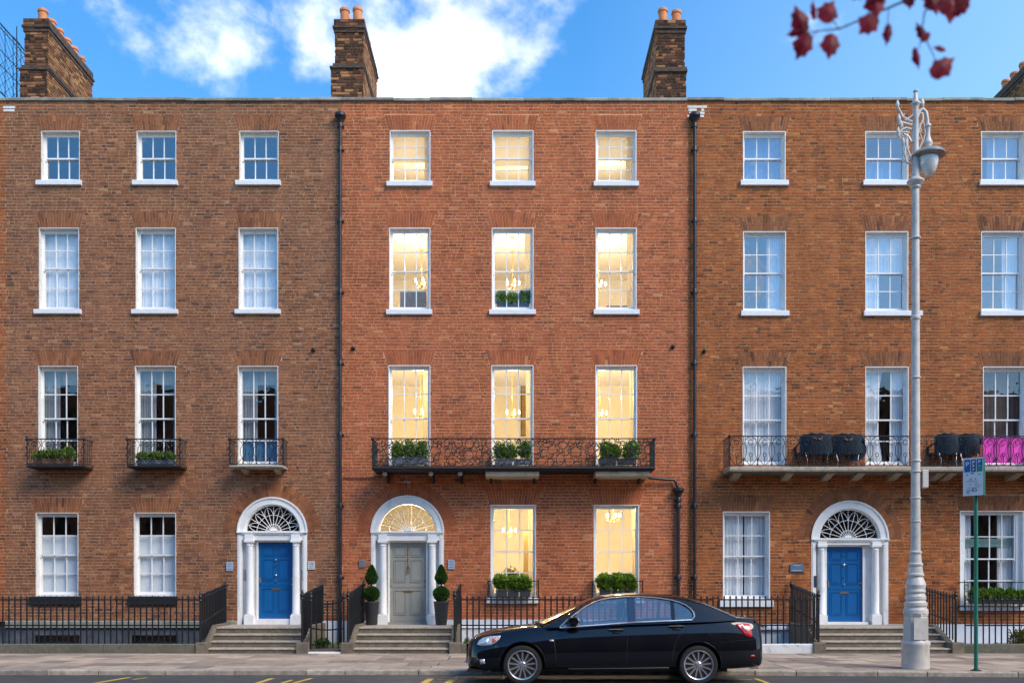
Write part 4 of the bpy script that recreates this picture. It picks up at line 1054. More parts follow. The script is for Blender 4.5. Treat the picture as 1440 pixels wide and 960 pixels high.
# ---------------------------------------------------------------- railings
BARM = {}
def bar_mesh(h, r=.0185, finial=True):
    k = (round(h, 3), r)
    if k not in BARM:
        m = MB(); m.tube([(0,0,0),(0,0,h-.11)], r, 6)
        m.lathe([(r*.9,h-.11),(r*1.35,h-.10),(r*.9,h-.085),(r*1.25,h-.05),(r*.25,h)], (0,0,0), 6)
        BARM[k] = m.mesh('railing_bar', M_iron, 40)
    return BARM[k]
def railing(a, b, za, zb, h, label, plinth=None, pmat=None, n=None, rails=(.10,.62), spacing=.138, group='black iron railings in front of the houses', post=(False,False), arch=0., hb=None, postmat=None):
    """bars from a to b (x,y), feet rising za..zb, bar height h (hb at the far end)"""
    a, b = Vector((*a,0)), Vector((*b,0)); d = b-a; Ln = d.length; u = d.normalized(); hb = hb if hb is not None else h
    t = empty('iron_railing', (a.x, a.y, za), label, 'railing', group)
    n = n or max(2, int(round(Ln/spacing)))
    def zt(s): return (zb-za)*s
    def hh(s): return h+(hb-h)*s+arch*math.sin(math.pi*s)
    for i in range(n+1):
        s = i/n
        if (post[0] and i == 0) or (post[1] and i == n): continue
        o = bpy.data.objects.new('railing_bar', bar_mesh(round(hh(s)/.02)*.02)); p = a+d*s
        o.location = (p.x-a.x, p.y-a.y, zt(s)); link(o, t)
    for fr in rails:
        m = MB(); K = 12
        for k in range(K):
            p0, p1 = d*(k/K), d*((k+1)/K); z0 = zt(k/K)+ (hh(k/K)-fr if fr < .3 else hh(k/K)*(1-fr)); z1 = zt((k+1)/K)+(hh((k+1)/K)-fr if fr < .3 else hh((k+1)/K)*(1-fr))
            q = Vector((-u.y, u.x, 0))*.007
            vs = []
            for p, z in ((p0,z0),(p1,z1)):
                for sg, dz in ((-1,-.016),(1,-.016),(1,.016),(-1,.016)): vs.append((p.x+q.x*sg, p.y+q.y*sg, z+dz))
            m.add(vs, [(0,1,5,4),(1,2,6,5),(2,3,7,6),(3,0,4,7),(0,3,2,1),(4,5,6,7)])
        m.build('rail', M_iron, t)
    for flag, s in ((post[0],0.),(post[1],1.)):
        if flag:
            H = hh(s)+.06; m = MB(); m.tube([(0,0,-.02),(0,0,H-.2)], .026, 8)
            m.lathe([(.03,H-.2),(.045,H-.18),(.03,H-.15),(.05,H-.11),(.05,H-.08),(.022,H-.04),(.03,H-.02),(.004,H+.05)], (0,0,0), 10)
            p = d*s; m.build('post', M_iron, t, smooth=40, loc=(p.x, p.y, zt(s)))
    if plinth:
        m = MB(); x0, x1 = plinth; x = x0; r = random.Random(int(x0*10)+99)
        while x < x1-.01:
            w = min(r.uniform(1.6, 2.6), x1-x)
            if x1-x-w < .5: w = x1-x
            MB().bbox(x+.004-a.x, x+w-.004-a.x, YR-a.y, YR+.24-a.y, KERB_H-.03-za, za-za-.0, .02).build('plinth_stone', pmat or M_plinth, t); x += w
    return t
ZP = .305; YB = YR+.12; HB = 1.12
railing((-15.4,YB), (-7.22,YB), ZP, ZP, HB, 'long black railing along the left edge in front of the brown house', (-15.4,-7.28), n=59, post=(False,True))
railing((-7.2,YB), (-7.42,F-.12), ZP+.06, LAND+.08, HB-.02, 'short black railing climbing the left side of the steps to the left blue door', hb=.98, n=16, post=(False,True))
railing((-4.86,YB), (-4.9,F-.12), ZP+.06, LAND+.08, HB-.02, 'short black railing climbing the right side of the steps to the left blue door', hb=.98, n=16, post=(True,False))
g1 = railing((-4.66,YB), (-3.9,YB), .20, .20, 1.22, 'black iron gate of the basement area between the two flights of steps', n=6, arch=-.10, post=(True,True), group='black iron railings in front of the houses')
railing((-3.8,YB), (-3.84,F-.12), ZP+.06, LAND+.08, HB-.02, 'short black railing on the left side of the steps to the grey door', hb=1.0, n=17, post=(True,True))
railing((-1.33,YB), (-1.33,F-.12), ZP+.06, LAND+.08, HB-.02, 'short black railing on the right side of the steps to the grey door', hb=1.0, n=12, post=(True,False))
railing((-1.18,YB), (4.66,YB), ZP, ZP, HB, 'black railing behind the car in front of the lit house', (-1.16,4.72), n=42, post=(False,False))
railing((4.78,YB), (6.98,YB), ZP, ZP, HB, 'black railing on a flaking white plinth behind the car boot', (4.72,6.95), M_plinth_white, n=16, post=(False,False))
railing((7.1,YB), (7.24,F-.12), ZP+.06, LAND+.08, HB-.02, 'short black railing left of the steps to the right blue door', hb=1.0, n=16, post=(True,True))
railing((10.28,YB), (10.35,F-.12), ZP+.06, LAND+.08, HB-.02, 'short black railing right of the steps behind the lamp post', hb=1.0, n=16, post=(True,False))
railing((10.5,YB), (15.4,YB), ZP, ZP, HB, 'black railing behind the green sign pole at the right edge', (10.42,15.4), n=35)
# basement gate threshold and the little paved step behind it
t = empty('area_threshold', (-4.3, YR, .07), 'white painted threshold stone under the iron gate between the steps', 'threshold')
MB().bbox(-.42, .36, -.03, .22, .0, .05, .01).build('front_stone', M_white, t); MB().bbox(-.42, .36, .22, .55, -.3, .10, .01).build('rear_stone', M_stone, t)
MB().bbox(-.42, .36, .55, 1.0, -.3, .16, .01).build('upper_stone', M_stone, t)

# ---------------------------------------------------------------- foliage helpers
def leaves(name, parent, centers, size, mat, seed, up=0., loc=None, dirs=None):
    r = np.random.default_rng(seed); C_ = np.asarray(centers, dtype=np.float64); n = len(C_)
    d = r.normal(size=(n,3)); d[:,2] += up; d /= np.linalg.norm(d, axis=1)[:,None]
    if dirs is not None:
        d = dirs + r.normal(size=(n,3))*.35; d /= np.linalg.norm(d, axis=1)[:,None]
    a = r.normal(size=(n,3)); w = np.cross(d, a); w /= np.linalg.norm(w, axis=1)[:,None]
    L_ = size*(.6+.8*r.random(n)); W = L_*.32
    v = np.stack([C_, C_+d*(L_*.5)[:,None]+w*W[:,None], C_+d*L_[:,None], C_+d*(L_*.5)[:,None]-w*W[:,None]], 1).reshape(-1,3)
    me = bpy.data.meshes.new(name); me.from_pydata(v.tolist(), [], [(4*i,4*i+1,4*i+2,4*i+3) for i in range(n)])
    at = me.attributes.new('tone', 'FLOAT', 'FACE'); at.data.foreach_set('value', np.clip(r.beta(1.6,1.8,n), 0, 1).astype(np.float32))
    me.materials.append(mat); o = bpy.data.objects.new(name, me); o['kind'] = 'stuff'
    if loc is not None: o.location = loc
    return link(o, parent)
def bush_centers(cx, cz, rx, rz, n, r, y=0., ry=None, shell=.5):
    p = r.normal(size=(n,3)); p /= np.linalg.norm(p, axis=1)[:,None]; rad = (shell+(1-shell)*r.random(n))[:,None]
    p = p*rad; return p*np.array([rx, ry or rx, rz]) + np.array([cx, y, cz]), p
def window_box(x0, x1, y, z, mat, label, h=.16, n_bush=3, bh=.26, leafm=None, tall=0., planters=1, name='window_box', dens=700):
    leafm = leafm or M_leaf_bright
    t = empty(name, ((x0+x1)/2, y, z), label, 'window box', 'planted boxes at the windows')
    w = x1-x0
    for k in range(planters):
        a = -w/2+w*k/planters+.008; b = -w/2+w*(k+1)/planters-.008
        m = MB(); m.prism([(a+.015,0),(b-.015,0),(b,h),(a,h)], 'y', -.1, .1); m.box(a-.008, b+.008, -.11, .11, h-.02, h+.003); m.build('planter', mat, t)
    r = np.random.default_rng(int(abs(x0*100))+3); cs = []; ds = []
    bh0 = bh
    for k in range(n_bush):
        cx = -w/2+w*(k+.5)/n_bush; bh = bh0*r.uniform(.72, 1.2)
        for _ in range(3):
            c, d = bush_centers(cx+r.normal()*w/n_bush*.15, h+bh*(.30+.2*r.random()), w/n_bush*.45*(.7+.5*r.random()), bh*(.42+.2*r.random()), dens//3, r, ry=.11, shell=.25); cs.append(c); ds.append(d*.8+np.array([0,-.1,.9]))
    cs = np.concatenate(cs); ds = np.concatenate(ds); keep = cs[:,2] > h*.55
    leaves('foliage', t, cs[keep], .075+tall, leafm, 5+int(abs(x0)*10), dirs=ds[keep])
    return t
# topiary
def topiary(x, label, seed):
    t = empty('topiary_pot', (x, 23.55, LAND+.004), label, 'topiary', 'topiary pots beside the grey door')
    m = MB(); m.lathe([(.13,0),(.14,.01),(.19,.56),(.2,.57),(.2,.6),(.18,.6),(.175,.54)], (0,0,0), 28); m.build('pot', M_grey_planter, t, smooth=40)
    MB().lathe([(.17,.54),(.01,.56)], (0,0,0), 20).build('soil', pbr('soil', (.03,.02,.015), .95), t)
    MB().tube([(0,0,.5),(.01,0,.8),(0,0,1.2)], .02, 7).build('stem', M_wood, t)
    r = np.random.default_rng(seed)
    c, d = bush_centers(0, .79, .195, .185, 5200, r, shell=.86); leaves('lower_ball', t, c, .030, M_leaf, seed, dirs=d*1.2)
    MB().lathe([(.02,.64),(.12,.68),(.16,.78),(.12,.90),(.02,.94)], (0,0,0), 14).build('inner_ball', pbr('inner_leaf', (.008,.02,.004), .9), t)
    n = 4600; a = r.random(n)*2*math.pi; tt = r.random(n)**.8; rr = .155*np.sin(np.minimum(1, tt*1.9+.25)*math.pi*.5)*np.where(tt > .35, np.maximum(0, (1-(tt-.35)/.65))**.75, 1)
    zz = 1.02 + tt*.50; rr = rr*(.9+.12*r.random(n))
    c = np.stack([rr*np.cos(a), rr*np.sin(a), zz], 1); d = np.stack([np.cos(a), np.sin(a), .8+0*a], 1)
    leaves('upper_cone', t, c, .028, M_leaf, seed+1, dirs=d)
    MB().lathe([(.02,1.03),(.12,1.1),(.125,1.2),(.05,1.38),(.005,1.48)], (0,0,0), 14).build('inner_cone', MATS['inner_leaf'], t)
    return t
topiary((522.5-720)*23.55/FOC, 'clipped topiary in a dark pot left of the grey door', 61)
topiary((620.5-720)*23.55/FOC, 'clipped topiary in a dark pot right of the grey door', 67)

# ---------------------------------------------------------------- balconies
def scrollwork(mb, x0, x1, z0, z1, y, seed, r0=.0105):
    """irregular rings and links filling a panel"""
    r = random.Random(seed); C_ = []
    tries = 0
    while tries < 2600 and len(C_) < int((x1-x0)*34):
        tries += 1; rad = r.uniform(.05, .135) if tries < 900 else r.uniform(.03,.07); x = r.uniform(x0+rad, x1-rad); z = r.uniform(z0+rad*.8, z1-rad*.8)
        if all(math.hypot(x-c[0], z-c[1]) > (rad+c[2])*.95 for c in C_): C_.append((x, z, rad))
    for x, z, rad in C_:
        el = r.uniform(.75, 1.15); ph = r.random()*3.1; gap = r.choice([0, 0, .7, 1.1])
        n = 16; pts = []
        for k in range(n+1 if gap else n):
            a = ph + (2*math.pi-gap)*k/n; q = rad*(1 - (.25*k/n if gap else 0))
            pts.append((x+q*math.cos(a)*el, y+.002*math.sin(a), z+q*math.sin(a)/el))
        mb.tube(pts, r0, 5, closed=not gap)
    for i, (x, z, rad) in enumerate(C_):
        nb = sorted(((math.hypot(x-c[0], z-c[1])-rad-c[2], j) for j, c in enumerate(C_) if j != i))[:3]
        for dd, j in nb:
            if j < i and dd < .12: 
                c = C_[j]; d = Vector((c[0]-x, 0, c[1]-z)).normalized(); p = Vector((x,y,z))+d*rad*.9; q = Vector((c[0],y,c[1]))-d*c[2]*.9
                mid = (p+q)/2 + Vector((-d.z,0,d.x))*r.uniform(-.03,.03); mb.tube([p, mid, q], r0, 5)
def lyre(mb, x0, x1, z0, z1, y, n, r0=.0085):
    """repeated panels: uprights joined by hexagonal links and hoops"""
    w = (x1-x0)/n
    for i in range(n):
        a = x0+w*i; c = a+w/2; h = z1-z0
        for s in (-1, 1):
            mb.tube([(c+s*w*.10,y,z1),(c+s*w*.36,y,z1-h*.10),(c+s*w*.44,y,z1-h*.24),(c+s*w*.30,y,z1-h*.36),(c+s*w*.30,y,z0+h*.40),(c+s*w*.44,y,z0+h*.24),(c+s*w*.25,y,z0+h*.12),(c+s*w*.05,y,z0)], r0, 5)
            mb.tube([(c+s*w*.44,y,z0+h*.24),(c+s*w*.5,y,z0+h*.1),(c+s*w*.44,y,z0)], r0, 5)
        mb.tube([(c,y,z0),(c,y,z0+h*.3)], r0, 5)
        mb.tube([(c+.1*w*math.cos(t),y,z0+h*.37+.07*h*math.sin(t)) for t in np.linspace(0,6.28,12)[:-1]], r0, 5, closed=True)
        mb.tube([(c+.16*w*math.cos(t),y,z1-h*.2+.09*h*math.sin(t)) for t in np.linspace(.4,5.9,12)], r0, 5)
        mb.tube([(a,y,z0),(a,y,z1)], r0*1.15, 5)
def balcony(x0, x1, proj, zs, zr, label, style, seed, slabmat, slab_h=.06, corbels=(), corb_size=(.16,.42,.16), corbmat=None, edge=None, group='iron balconies on the first floor'):
    yf = F-proj
    t = empty('iron_balcony', ((x0+x1)/2, F, zs), label, 'balcony', group); ox, oy, oz = t.location
    L = lambda x, y, z: (x-ox, y-oy, z-oz)
    m = MB(); m.bbox(x0-ox, x1-ox, -proj-.03, -.0, -slab_h, 0, .012); m.build('slab', slabmat, t)
    if edge: m = MB(); m.tube([(x0-ox-.01, -proj-.035, -.02), (x1-ox+.01, -proj-.035, -.02)], .035, 8); m.build('edge_moulding', edge, t, smooth=50)
    b = .035
    mm = MB(); mm.tube([L(x0,yf,zr), L(x1,yf,zr)], .014, 6); mm.tube([L(x0,yf,zr-.10), L(x1,yf,zr-.10)], .006, 5) if style == 'scroll' else None
    mm.tube([L(x0,yf,zs+b), L(x1,yf,zs+b)], .010, 6); mm.build('top_rail', M_iron_dull, t)
    for x in (x0, x1):
        mm = MB(); mm.tube([L(x,yf,zr), L(x,F,zr)], .012, 6); mm.tube([L(x,yf,zs+b), L(x,F,zs+b)], .009, 6)
        k = max(3, int(proj/.09))
        for i in range(1, k): yy = yf+proj*i/k; mm.tube([L(x,yy,zs+b), L(x,yy+.02,(zs+zr)/2), L(x,yy,zr)], .008, 5)
        mm.build('side_rail', M_iron_dull, t)
        mp = MB(); mp.tube([L(x,yf,zs), L(x,yf,zr-.02)], .017, 6)
        mp.lathe([(.018,zr-oz-.05),(.045,zr-oz-.03),(.05,zr-oz),(.03,zr-oz+.02),(.012,zr-oz+.05)], (x-ox, yf-oy, 0), 8)
        mp.tube([L(x-.05,yf,zs+.25), L(x+.03,yf,zs+.33), L(x-.03,yf,zs+.45), L(x+.03,yf,zs+.57)], .012, 5)
        mp.build('corner_post', M_iron_dull, t)
    panels = max(1, int(round((x1-x0)/1.9)))
    for i in range(panels):
        a = x0+(x1-x0)*i/panels; c = x0+(x1-x0)*(i+1)/panels; mb = MB()
        if style == 'scroll': scrollwork(mb, a-ox+.02, c-ox-.02, b, zr-oz-.01, yf-oy, seed+i)
        else: lyre(mb, a-ox, c-ox, b, zr-oz-.01, yf-oy, max(1, int(round((c-a)/.36))))
        p = mb.build('scroll_panel', M_iron, t)
    for cx_ in corbels:
        w, d, h = corb_size; mb = MB()
        mb.prism([(-d,-slab_h),(-.0,-slab_h),(-.0,-slab_h-h),(-.06,-slab_h-h),(-d*.45,-slab_h-h*.8),(-d*.8,-slab_h-h*.45),(-d,-slab_h-h*.3)], 'x', cx_-w/2-ox, cx_+w/2-ox)
        mb.build('corbel', corbmat or M_stone_nose, t)
    return t
def bx(px, Y): return (px-720)*Y/FOC
# three small ones
for k, (a, b) in enumerate(((38,118),(179,253),(323,398))):
    Yb = F-.5
    zs = EYE+(832-654)*Yb/FOC
    t = balcony(bx(a,Yb), bx(b,Yb), .5, zs, EYE+(832-617)*Yb/FOC, ('small black balcony with a brown planter nearest the left edge','small black balcony with a slate planter in the middle of the brown house','small black balcony above the blue door with no planter')[k],
                'lyre', 400+k, (M_iron_dull, M_iron_dull, M_stone_nose)[k], .05, corbels=((),(),(bx(340,Yb),bx(386,Yb)))[k], corb_size=(.13,.4,.12))
Yb = F-.32
window_box(bx(50,Yb), bx(102,Yb), Yb, EYE+(832-654)*Yb/FOC, M_brown_planter, 'brown wooden planter with green leaves on the balcony nearest the left edge', .16, 3, .24)
window_box(bx(193,Yb), bx(246,Yb), Yb, EYE+(832-654)*Yb/FOC, M_slate_planter, 'slate planter with green leaves on the middle small balcony', .12, 3, .25)
# long middle balcony
Yb = F-.85
mbal = balcony(bx(524,Yb), bx(920,Yb), .85, EYE+(832-657)*Yb/FOC, EYE+(832-616.5)*Yb/FOC, 'long black scrollwork balcony across the lit house', 'scroll', 500, M_iron_dull, .07, edge=M_iron_dull)
for a, b in ((684,757),(834,908)):
    m = MB(); m.bbox(fx(a)-mbal.location[0], fx(b)-mbal.location[0], -.78, -.012, -.21, -.074, .02); m.build('soffit_block', pbr('cream_painted_stone', (.52,.43,.31), .7, var=.1, dirt=(.2,.15,.1), dirt_scale=5, dirt_amt=.5), mbal)
for px in (541, 606, 647, 690, 752, 840, 903):
    m = MB(); m.lathe([(.05,-.02),(.065,0),(.05,.02),(.02,.03)], (bx(px,Yb+.1)-mbal.location[0], -.74, -.14), 10, 'y'); m.build('bracket_boss', pbr('bracket_stone', (.33,.29,.25), .8), mbal)
    m = MB(); m.prism([(-.74,-.07),(0,-.07),(0,-.32),(-.05,-.32),(-.35,-.2),(-.7,-.12)], 'x', bx(px,Yb+.1)-mbal.location[0]-.03, bx(px,Yb+.1)-mbal.location[0]+.03); m.build('bracket', M_iron_dull, mbal)
m = MB(); m.lathe([(.12,0),(.08,.03),(.03,.06),(.03,.18)], (fx(573)-mbal.location[0], -.3, -.30), 14); m.build('soffit_lamp', pbr('bracket_stone', (.33,.29,.25), .8), mbal, smooth=40)
Yb = F-.25; zb_ = EYE+(832-653)*Yb/FOC
window_box(bx(551,Yb), bx(601,Yb), Yb, zb_, M_slate_planter, 'pale slate planter of bushy plants at the left end of the long balcony', .17, 3, .42, dens=1100)
window_box(bx(695,Yb), bx(748,Yb), Yb, zb_, M_slate_planter, 'pair of pale slate planters in the middle window of the long balcony', .13, 3, .46, planters=2, dens=1100)
window_box(bx(842,Yb), bx(893,Yb), Yb, zb_, M_grey_planter, 'dark planters of bushy plants at the right end of the long balcony', .15, 3, .40, planters=2, dens=1100)
window_box(M_2[1][0]+.12, M_2[1][1]-.1, F+.3, M_2[1][2]+.02, M_grey_planter, 'dark planter of spiky plants inside the lit window above the long balcony', .22, 3, .26, tall=.05, dens=900)
# ground floor window boxes with guards
for k, (w, lab) in enumerate(((M_g[0], 'dark planters on the sill of the lit ground floor window beside the grey door'), (M_g[1], 'dark planters on the sill of the lit ground floor window above the car roof'))):
    window_box(w[0]+.13, w[1]-.13, F-.13, w[2]+.015, M_grey_planter, lab, .19, 3, .40, planters=3, dens=1200, tall=.02)
    g = empty('window_guard', (cxm(w), F, w[2]), ('black iron window guard around the sill planters beside the grey door','black iron window guard around the sill planters above the car roof')[k], 'window guard', 'window guards')
    hw = (w[1]-w[0])/2+.06; m = MB(); m.tube([(-hw,0,.43),(-hw,-.26,.43),(hw,-.26,.43),(hw,0,.43)], .011, 6); m.build('top_rail', M_iron, g)
    m = MB(); m.tube([(-hw,0,.02),(-hw,-.26,.02),(hw,-.26,.02),(hw,0,.02)], .011, 6); m.build('bottom_rail', M_iron, g)
    for s in (-1, 1):
        m = MB(); m.tube([(s*hw,-.26,0),(s*hw,-.26,.46)], .014, 6); m.tube([(s*(hw-.03)+.03*math.cos(a),-.26,.3+.05*math.sin(a)) for a in np.linspace(0,5.5,12)], .008, 5)
        m.tube([(s*(hw-.03)+.03*math.cos(a),-.26,.12+.05*math.sin(a)) for a in np.linspace(0,5.5,12)], .008, 5); m.build('scroll_post', M_iron, g)
w = R_g[1]
window_box(w[0]+.17, w[1]-.02, F-.18, w[2]+.06, M_iron_dull, 'long clipped hedge box at the wide ground floor window behind the green pole', .12, 5, .26, dens=1000, name='window_box')
g = empty('window_guard', (cxm(w), F, w[2]), 'black iron window guard around the hedge box behind the green pole', 'window guard', 'window guards')
hw = (w[1]-w[0])/2+.04; m = MB(); m.tube([(-hw,0,.62),(-hw,-.32,.62),(hw,-.32,.62),(hw,0,.62)], .011, 6); m.build('top_rail', M_iron, g)
m = MB(); m.tube([(-hw,0,0),(-hw,-.32,0),(hw,-.32,0),(hw,0,0)], .014, 6); m.build('bottom_rail', M_iron, g)
for s in (-1, 1):
    m = MB(); m.tube([(s*hw,-.32,-.05),(s*hw,-.32,.68)], .014, 6)
    for zz in (.15,.33,.5): m.tube([(s*(hw-.05)+.045*math.cos(a),-.32,zz+.07*math.sin(a)) for a in np.linspace(0,5.5,12)], .009, 5)
    m.build('scroll_post', M_iron, g)
for i in range(9): MB().tube([(-hw+.18*i+.1,-.32,0),(-hw+.18*i+.1,-.32,.62)], .006, 5).build('guard_bar', M_iron, g)
# long right balcony
Yb = F-.75; zs = EYE+(832-656)*Yb/FOC; zr = EYE+(832-613)*Yb/FOC
rbal = balcony(bx(1026,Yb), bx(1500,Yb), .75, zs, zr, 'long black balcony on stone corbels across the orange brown house', 'lyre', 600, M_stone_nose, .10,
        corbels=[bx(p,Yb) for p in (1040,1114,1172,1215,1268,1328,1345,1440,1480)], corb_size=(.2,.6,.17))
m = MB(); m.bbox(-5, 5, -.80, -.0, -.135, -.102, .01); m.v = [(min(max(v[0], bx(1026,Yb)-rbal.location[0]), bx(1500,Yb)-rbal.location[0]), v[1], v[2]) for v in m.v]; m.build('slab_edge', M_stone, rbal)
for (a, b) in ((1044.5,1105.5),(1217,1277.5),(1382.5,1443)):
    m = MB(); m.bbox(fx(a)-.05, fx(b)+.05, F-.12, F+.2, zs+.0, zs+.09, .01); o = m.build('door_sill', M_white, rh)
    if a > 1300:
        pass
# pink banner tied behind the right part of the railing
M_pink = pbr('magenta_banner', (.90,.06,.48), .5, var=.06); M_pinklight = pbr('pale_pink_print', (.9,.35,.65), .55)
t = empty('pink_banner', (bx(1383,Yb), Yb+.03, zs), 'bright pink banner tied behind the balcony railing at the right edge', 'banner')
n = 40; W = bx(1480,Yb)-bx(1383,Yb); vs = []; H = zr-zs-.02
for i in range(n+1):
    x = W*i/n; yy = .004*math.sin(x*9)
    vs += [(x, yy, .10), (x, yy+.006*math.sin(x*21), H)]
MB().add(vs, [(2*i,2*i+2,2*i+3,2*i+1) for i in range(n)]).build('cloth', M_pink, t, smooth=80)
vs = [(x, .06+.02*math.sin(x*9), z) for x in np.linspace(0, W, 21) for z in (-.005, .06)]
MB().add(vs, [(2*i,2*i+2,2*i+3,2*i+1) for i in range(20)]).build('lower_fold', M_pinklight, t, smooth=80)
# folded cafe furniture on the balcony
M_navy = pbr('navy_rattan', (.006,.014,.026), .32, var=.4, scale=24, bump=.4, bscale=60); M_gold = pbr('faded_gold_print', (.45,.26,.14), .6)
def lounge_chair(x, y, z, w, label, gold=0, seed=0):
    c = empty('balcony_chair', (x, y, z), label, 'chair', 'dark blue chairs on the long right balcony'); r = random.Random(seed)
    n = 10; h0, h1 = .42, .90
    vs = []
    for i in range(n+1):
        s = i/n*2-1; yy = .09*(1-s*s)
        top = h1 - .07*abs(s)**7 - .02*(i%3); bot = h0-.06+.05*abs(s)*(i%2)
        vs += [(s*w/2, -yy, bot), (s*w/2, -yy-.02, top), (s*w/2, -yy+.05, top), (s*w/2, -yy+.05, bot)]
    fs = []
    for i in range(n):
        for k in range(4): fs.append((4*i+k, 4*i+4+k, 4*i+4+(k+1)%4, 4*i+(k+1)%4))
    fs += [(0,1,2,3), (4*n+3,4*n+2,4*n+1,4*n)]
    MB().add(vs, fs).build('backrest', M_navy, c, smooth=40)
    m = MB(); m.bbox(-w/2+.02, w/2-.02, .06, .42, .36, .44, .02); m.build('seat', M_navy, c)
    for s in (-1, 1):
        m = MB(); m.tube([(s*w*.5,-.02,.78),(s*w*.53,-.03,.66),(s*w*.52,.2,.62),(s*w*.5,.42,.60),(s*w*.48,.42,.36)], .028, 6); m.build('armrest', M_navy, c, smooth=50)
        for yy, lean in ((-.03,-.05),(.38,.04)):
            m = MB(); m.tube([(s*w*.36,yy,.40),(s*w*(.36+lean),yy+lean,.2),(s*w*.33,yy+lean,0)], .011, 6); m.build('leg', M_steel if yy < 0 else M_navy, c)
    m = MB(); m.tube([(-w*.36,-.05,.12),(0,-.09,.15),(w*.36,-.05,.12)], .009, 5); m.build('stretcher', M_navy, c)
    if gold:
        m = MB(); q = [(-.13,.80),(-.10,.73),(-.06,.77),(-.03,.72),(.0,.77),(.04,.72),(.08,.74),(.13,.79)] if gold == 1 else [(.11*math.cos(a), .80+.09*math.sin(a)) for a in np.linspace(3.4, 6.0, 9)]
        m.tube([(a_, -.105-.02*(1-(a_*2/w)**2), b_) for a_, b_ in q], .010, 5); m.build('gold_scroll', M_gold, c)
    return c
yc = F-.45
lounge_chair(bx(1148,yc), yc, zs, .82, 'dark blue chair with a gold scroll on the balcony left of the lamp post', 1, 3)
lounge_chair(bx(1192,yc), yc+.05, zs, .82, 'dark blue chair with a gold ring on the balcony left of the lamp post', 2, 4)
lounge_chair(bx(1332,yc), yc, zs, .62, 'dark blue chair on the balcony right of the lamp post', 0, 5)
lounge_chair(bx(1363,yc), yc+.05, zs, .62, 'dark blue chair on the balcony next to the pink banner', 0, 6)
t = empty('balcony_table', (bx(1205,yc), F-.3, zs), 'dark round table folded behind the chairs on the right balcony', 'table')
m = MB(); m.lathe([(.3,-.02),(.3,.0)], (0,0,.5), 24, 'y'); m.build('table_top', M_navy, t); MB().tube([(0,.02,.5),(0,.1,0)], .02, 6).build('leg', M_steel, t)

# ---------------------------------------------------------------- rainwater pipes
def downpipe(px, ztop, zbot, label, hop=True, w=.045):
    x = bx(px, F-.09); t = empty('downpipe', (x, F-.09, zbot), label, 'downpipe', 'black rainwater pipes on the fronts'); H = ztop-zbot
    r = random.Random(int(px)); z = 0; seg = 1.85
    while z < H-.15:
        h = min(seg, H-.1-z); dx = r.uniform(-.003,.003)
        m = MB(); m.tube([(dx,0,z),(dx,0,z+h)], w, 12); m.lathe([(w,z+h-.13),(w*1.3,z+h-.12),(w*1.3,z+h-.015),(w*1.12,z+h)], (dx,0,0), 12); m.build('pipe', M_pipe, t, smooth=50)
        m = MB(); m.box(-w*1.9, w*1.9, .03, .092, z+h-.09, z+h-.05); m.build('bracket', M_pipe, t); z += h
    if hop:
        m = MB(); m.lathe([(w*1.1,H-.12),(.07,H-.04),(.125,H+.04),(.145,H+.06),(.145,H+.12),(.13,H+.14),(.12,H+.12)], (0,0,0), 4 if hop == 4 else 16); m.build('hopper', M_pipe, t, smooth=30)
    return t
downpipe(478.5, fz(170), .1, 'black downpipe between the brown house and the lit redder house')
downpipe(977, fz(170), .1, 'black downpipe between the lit redder house and the right hand house')
p3 = downpipe(954, fz(694), .1, 'short black downpipe fed from the right end of the long middle balcony', w=.05)
m = MB(); ox = p3.location; m.tube([(bx(905,F-.12)-ox.x, -.3, fz(672)-ox.z), (bx(915,F-.12)-ox.x, -.05, fz(673)-ox.z), (bx(948,F-.09)-ox.x, 0, fz(675)-ox.z), (bx(950.5,F-.09)-ox.x, 0, fz(678)-ox.z), (0,0,fz(688)-ox.z)], .038, 8); m.build('inlet_pipe', M_pipe, p3, smooth=50)
t = empty('wall_cable', (fx(483), F-.02, fz(672)), 'thin black cable along the brick under the left end of the long balcony', 'cable')
MB().tube([(0,0,0),(.4,-.01,-.012),(.8,0,.004)], .012, 5).build('cable', M_pipe, t)
for px, py, lab in ((441,492,'small round black wall fitting on the brown house beside the left downpipe'),(497,490,'small black hook on the lit house beside the left downpipe'),(946,488,'small black hook on the lit house beside the right downpipe'),(990,494,'small dark stud on the right hand house beside the right downpipe')):
    t = empty('wall_fitting', (fx(px), F-.004, fz(py)), lab, 'wall fitting', 'small iron fittings on the fronts')
    MB().lathe([(.05,0),(.055,-.03),(.03,-.06)], (0,0,0), 12, 'y').build('rose', M_iron_dull, t); MB().tube([(0,-.05,0),(.01,-.09,.02),(.05,-.09,-.03)], .012, 5).build('hook', M_iron_dull, t)
# flaking paint on the two house corners by the roof
for (a, b, z0_, z1_, seed, par) in ((966,990,fz(166),fz(145),1,rh),(3,17,fz(158),fz(146),2,lh)):
    r = random.Random(seed); n = int((b-a)*1.2)
    for i in range(n):
        x = fx(r.uniform(a, b-4)); row = r.randrange(0, max(1, int((z1_-z0_)/COURSE))); z = z0_+row*COURSE+.012
        MB().box(x, x+r.uniform(.06,.2), F-.012-.0012*i/n, F-.001, z, z+.062).build('paint_flake', M_old_white, par)

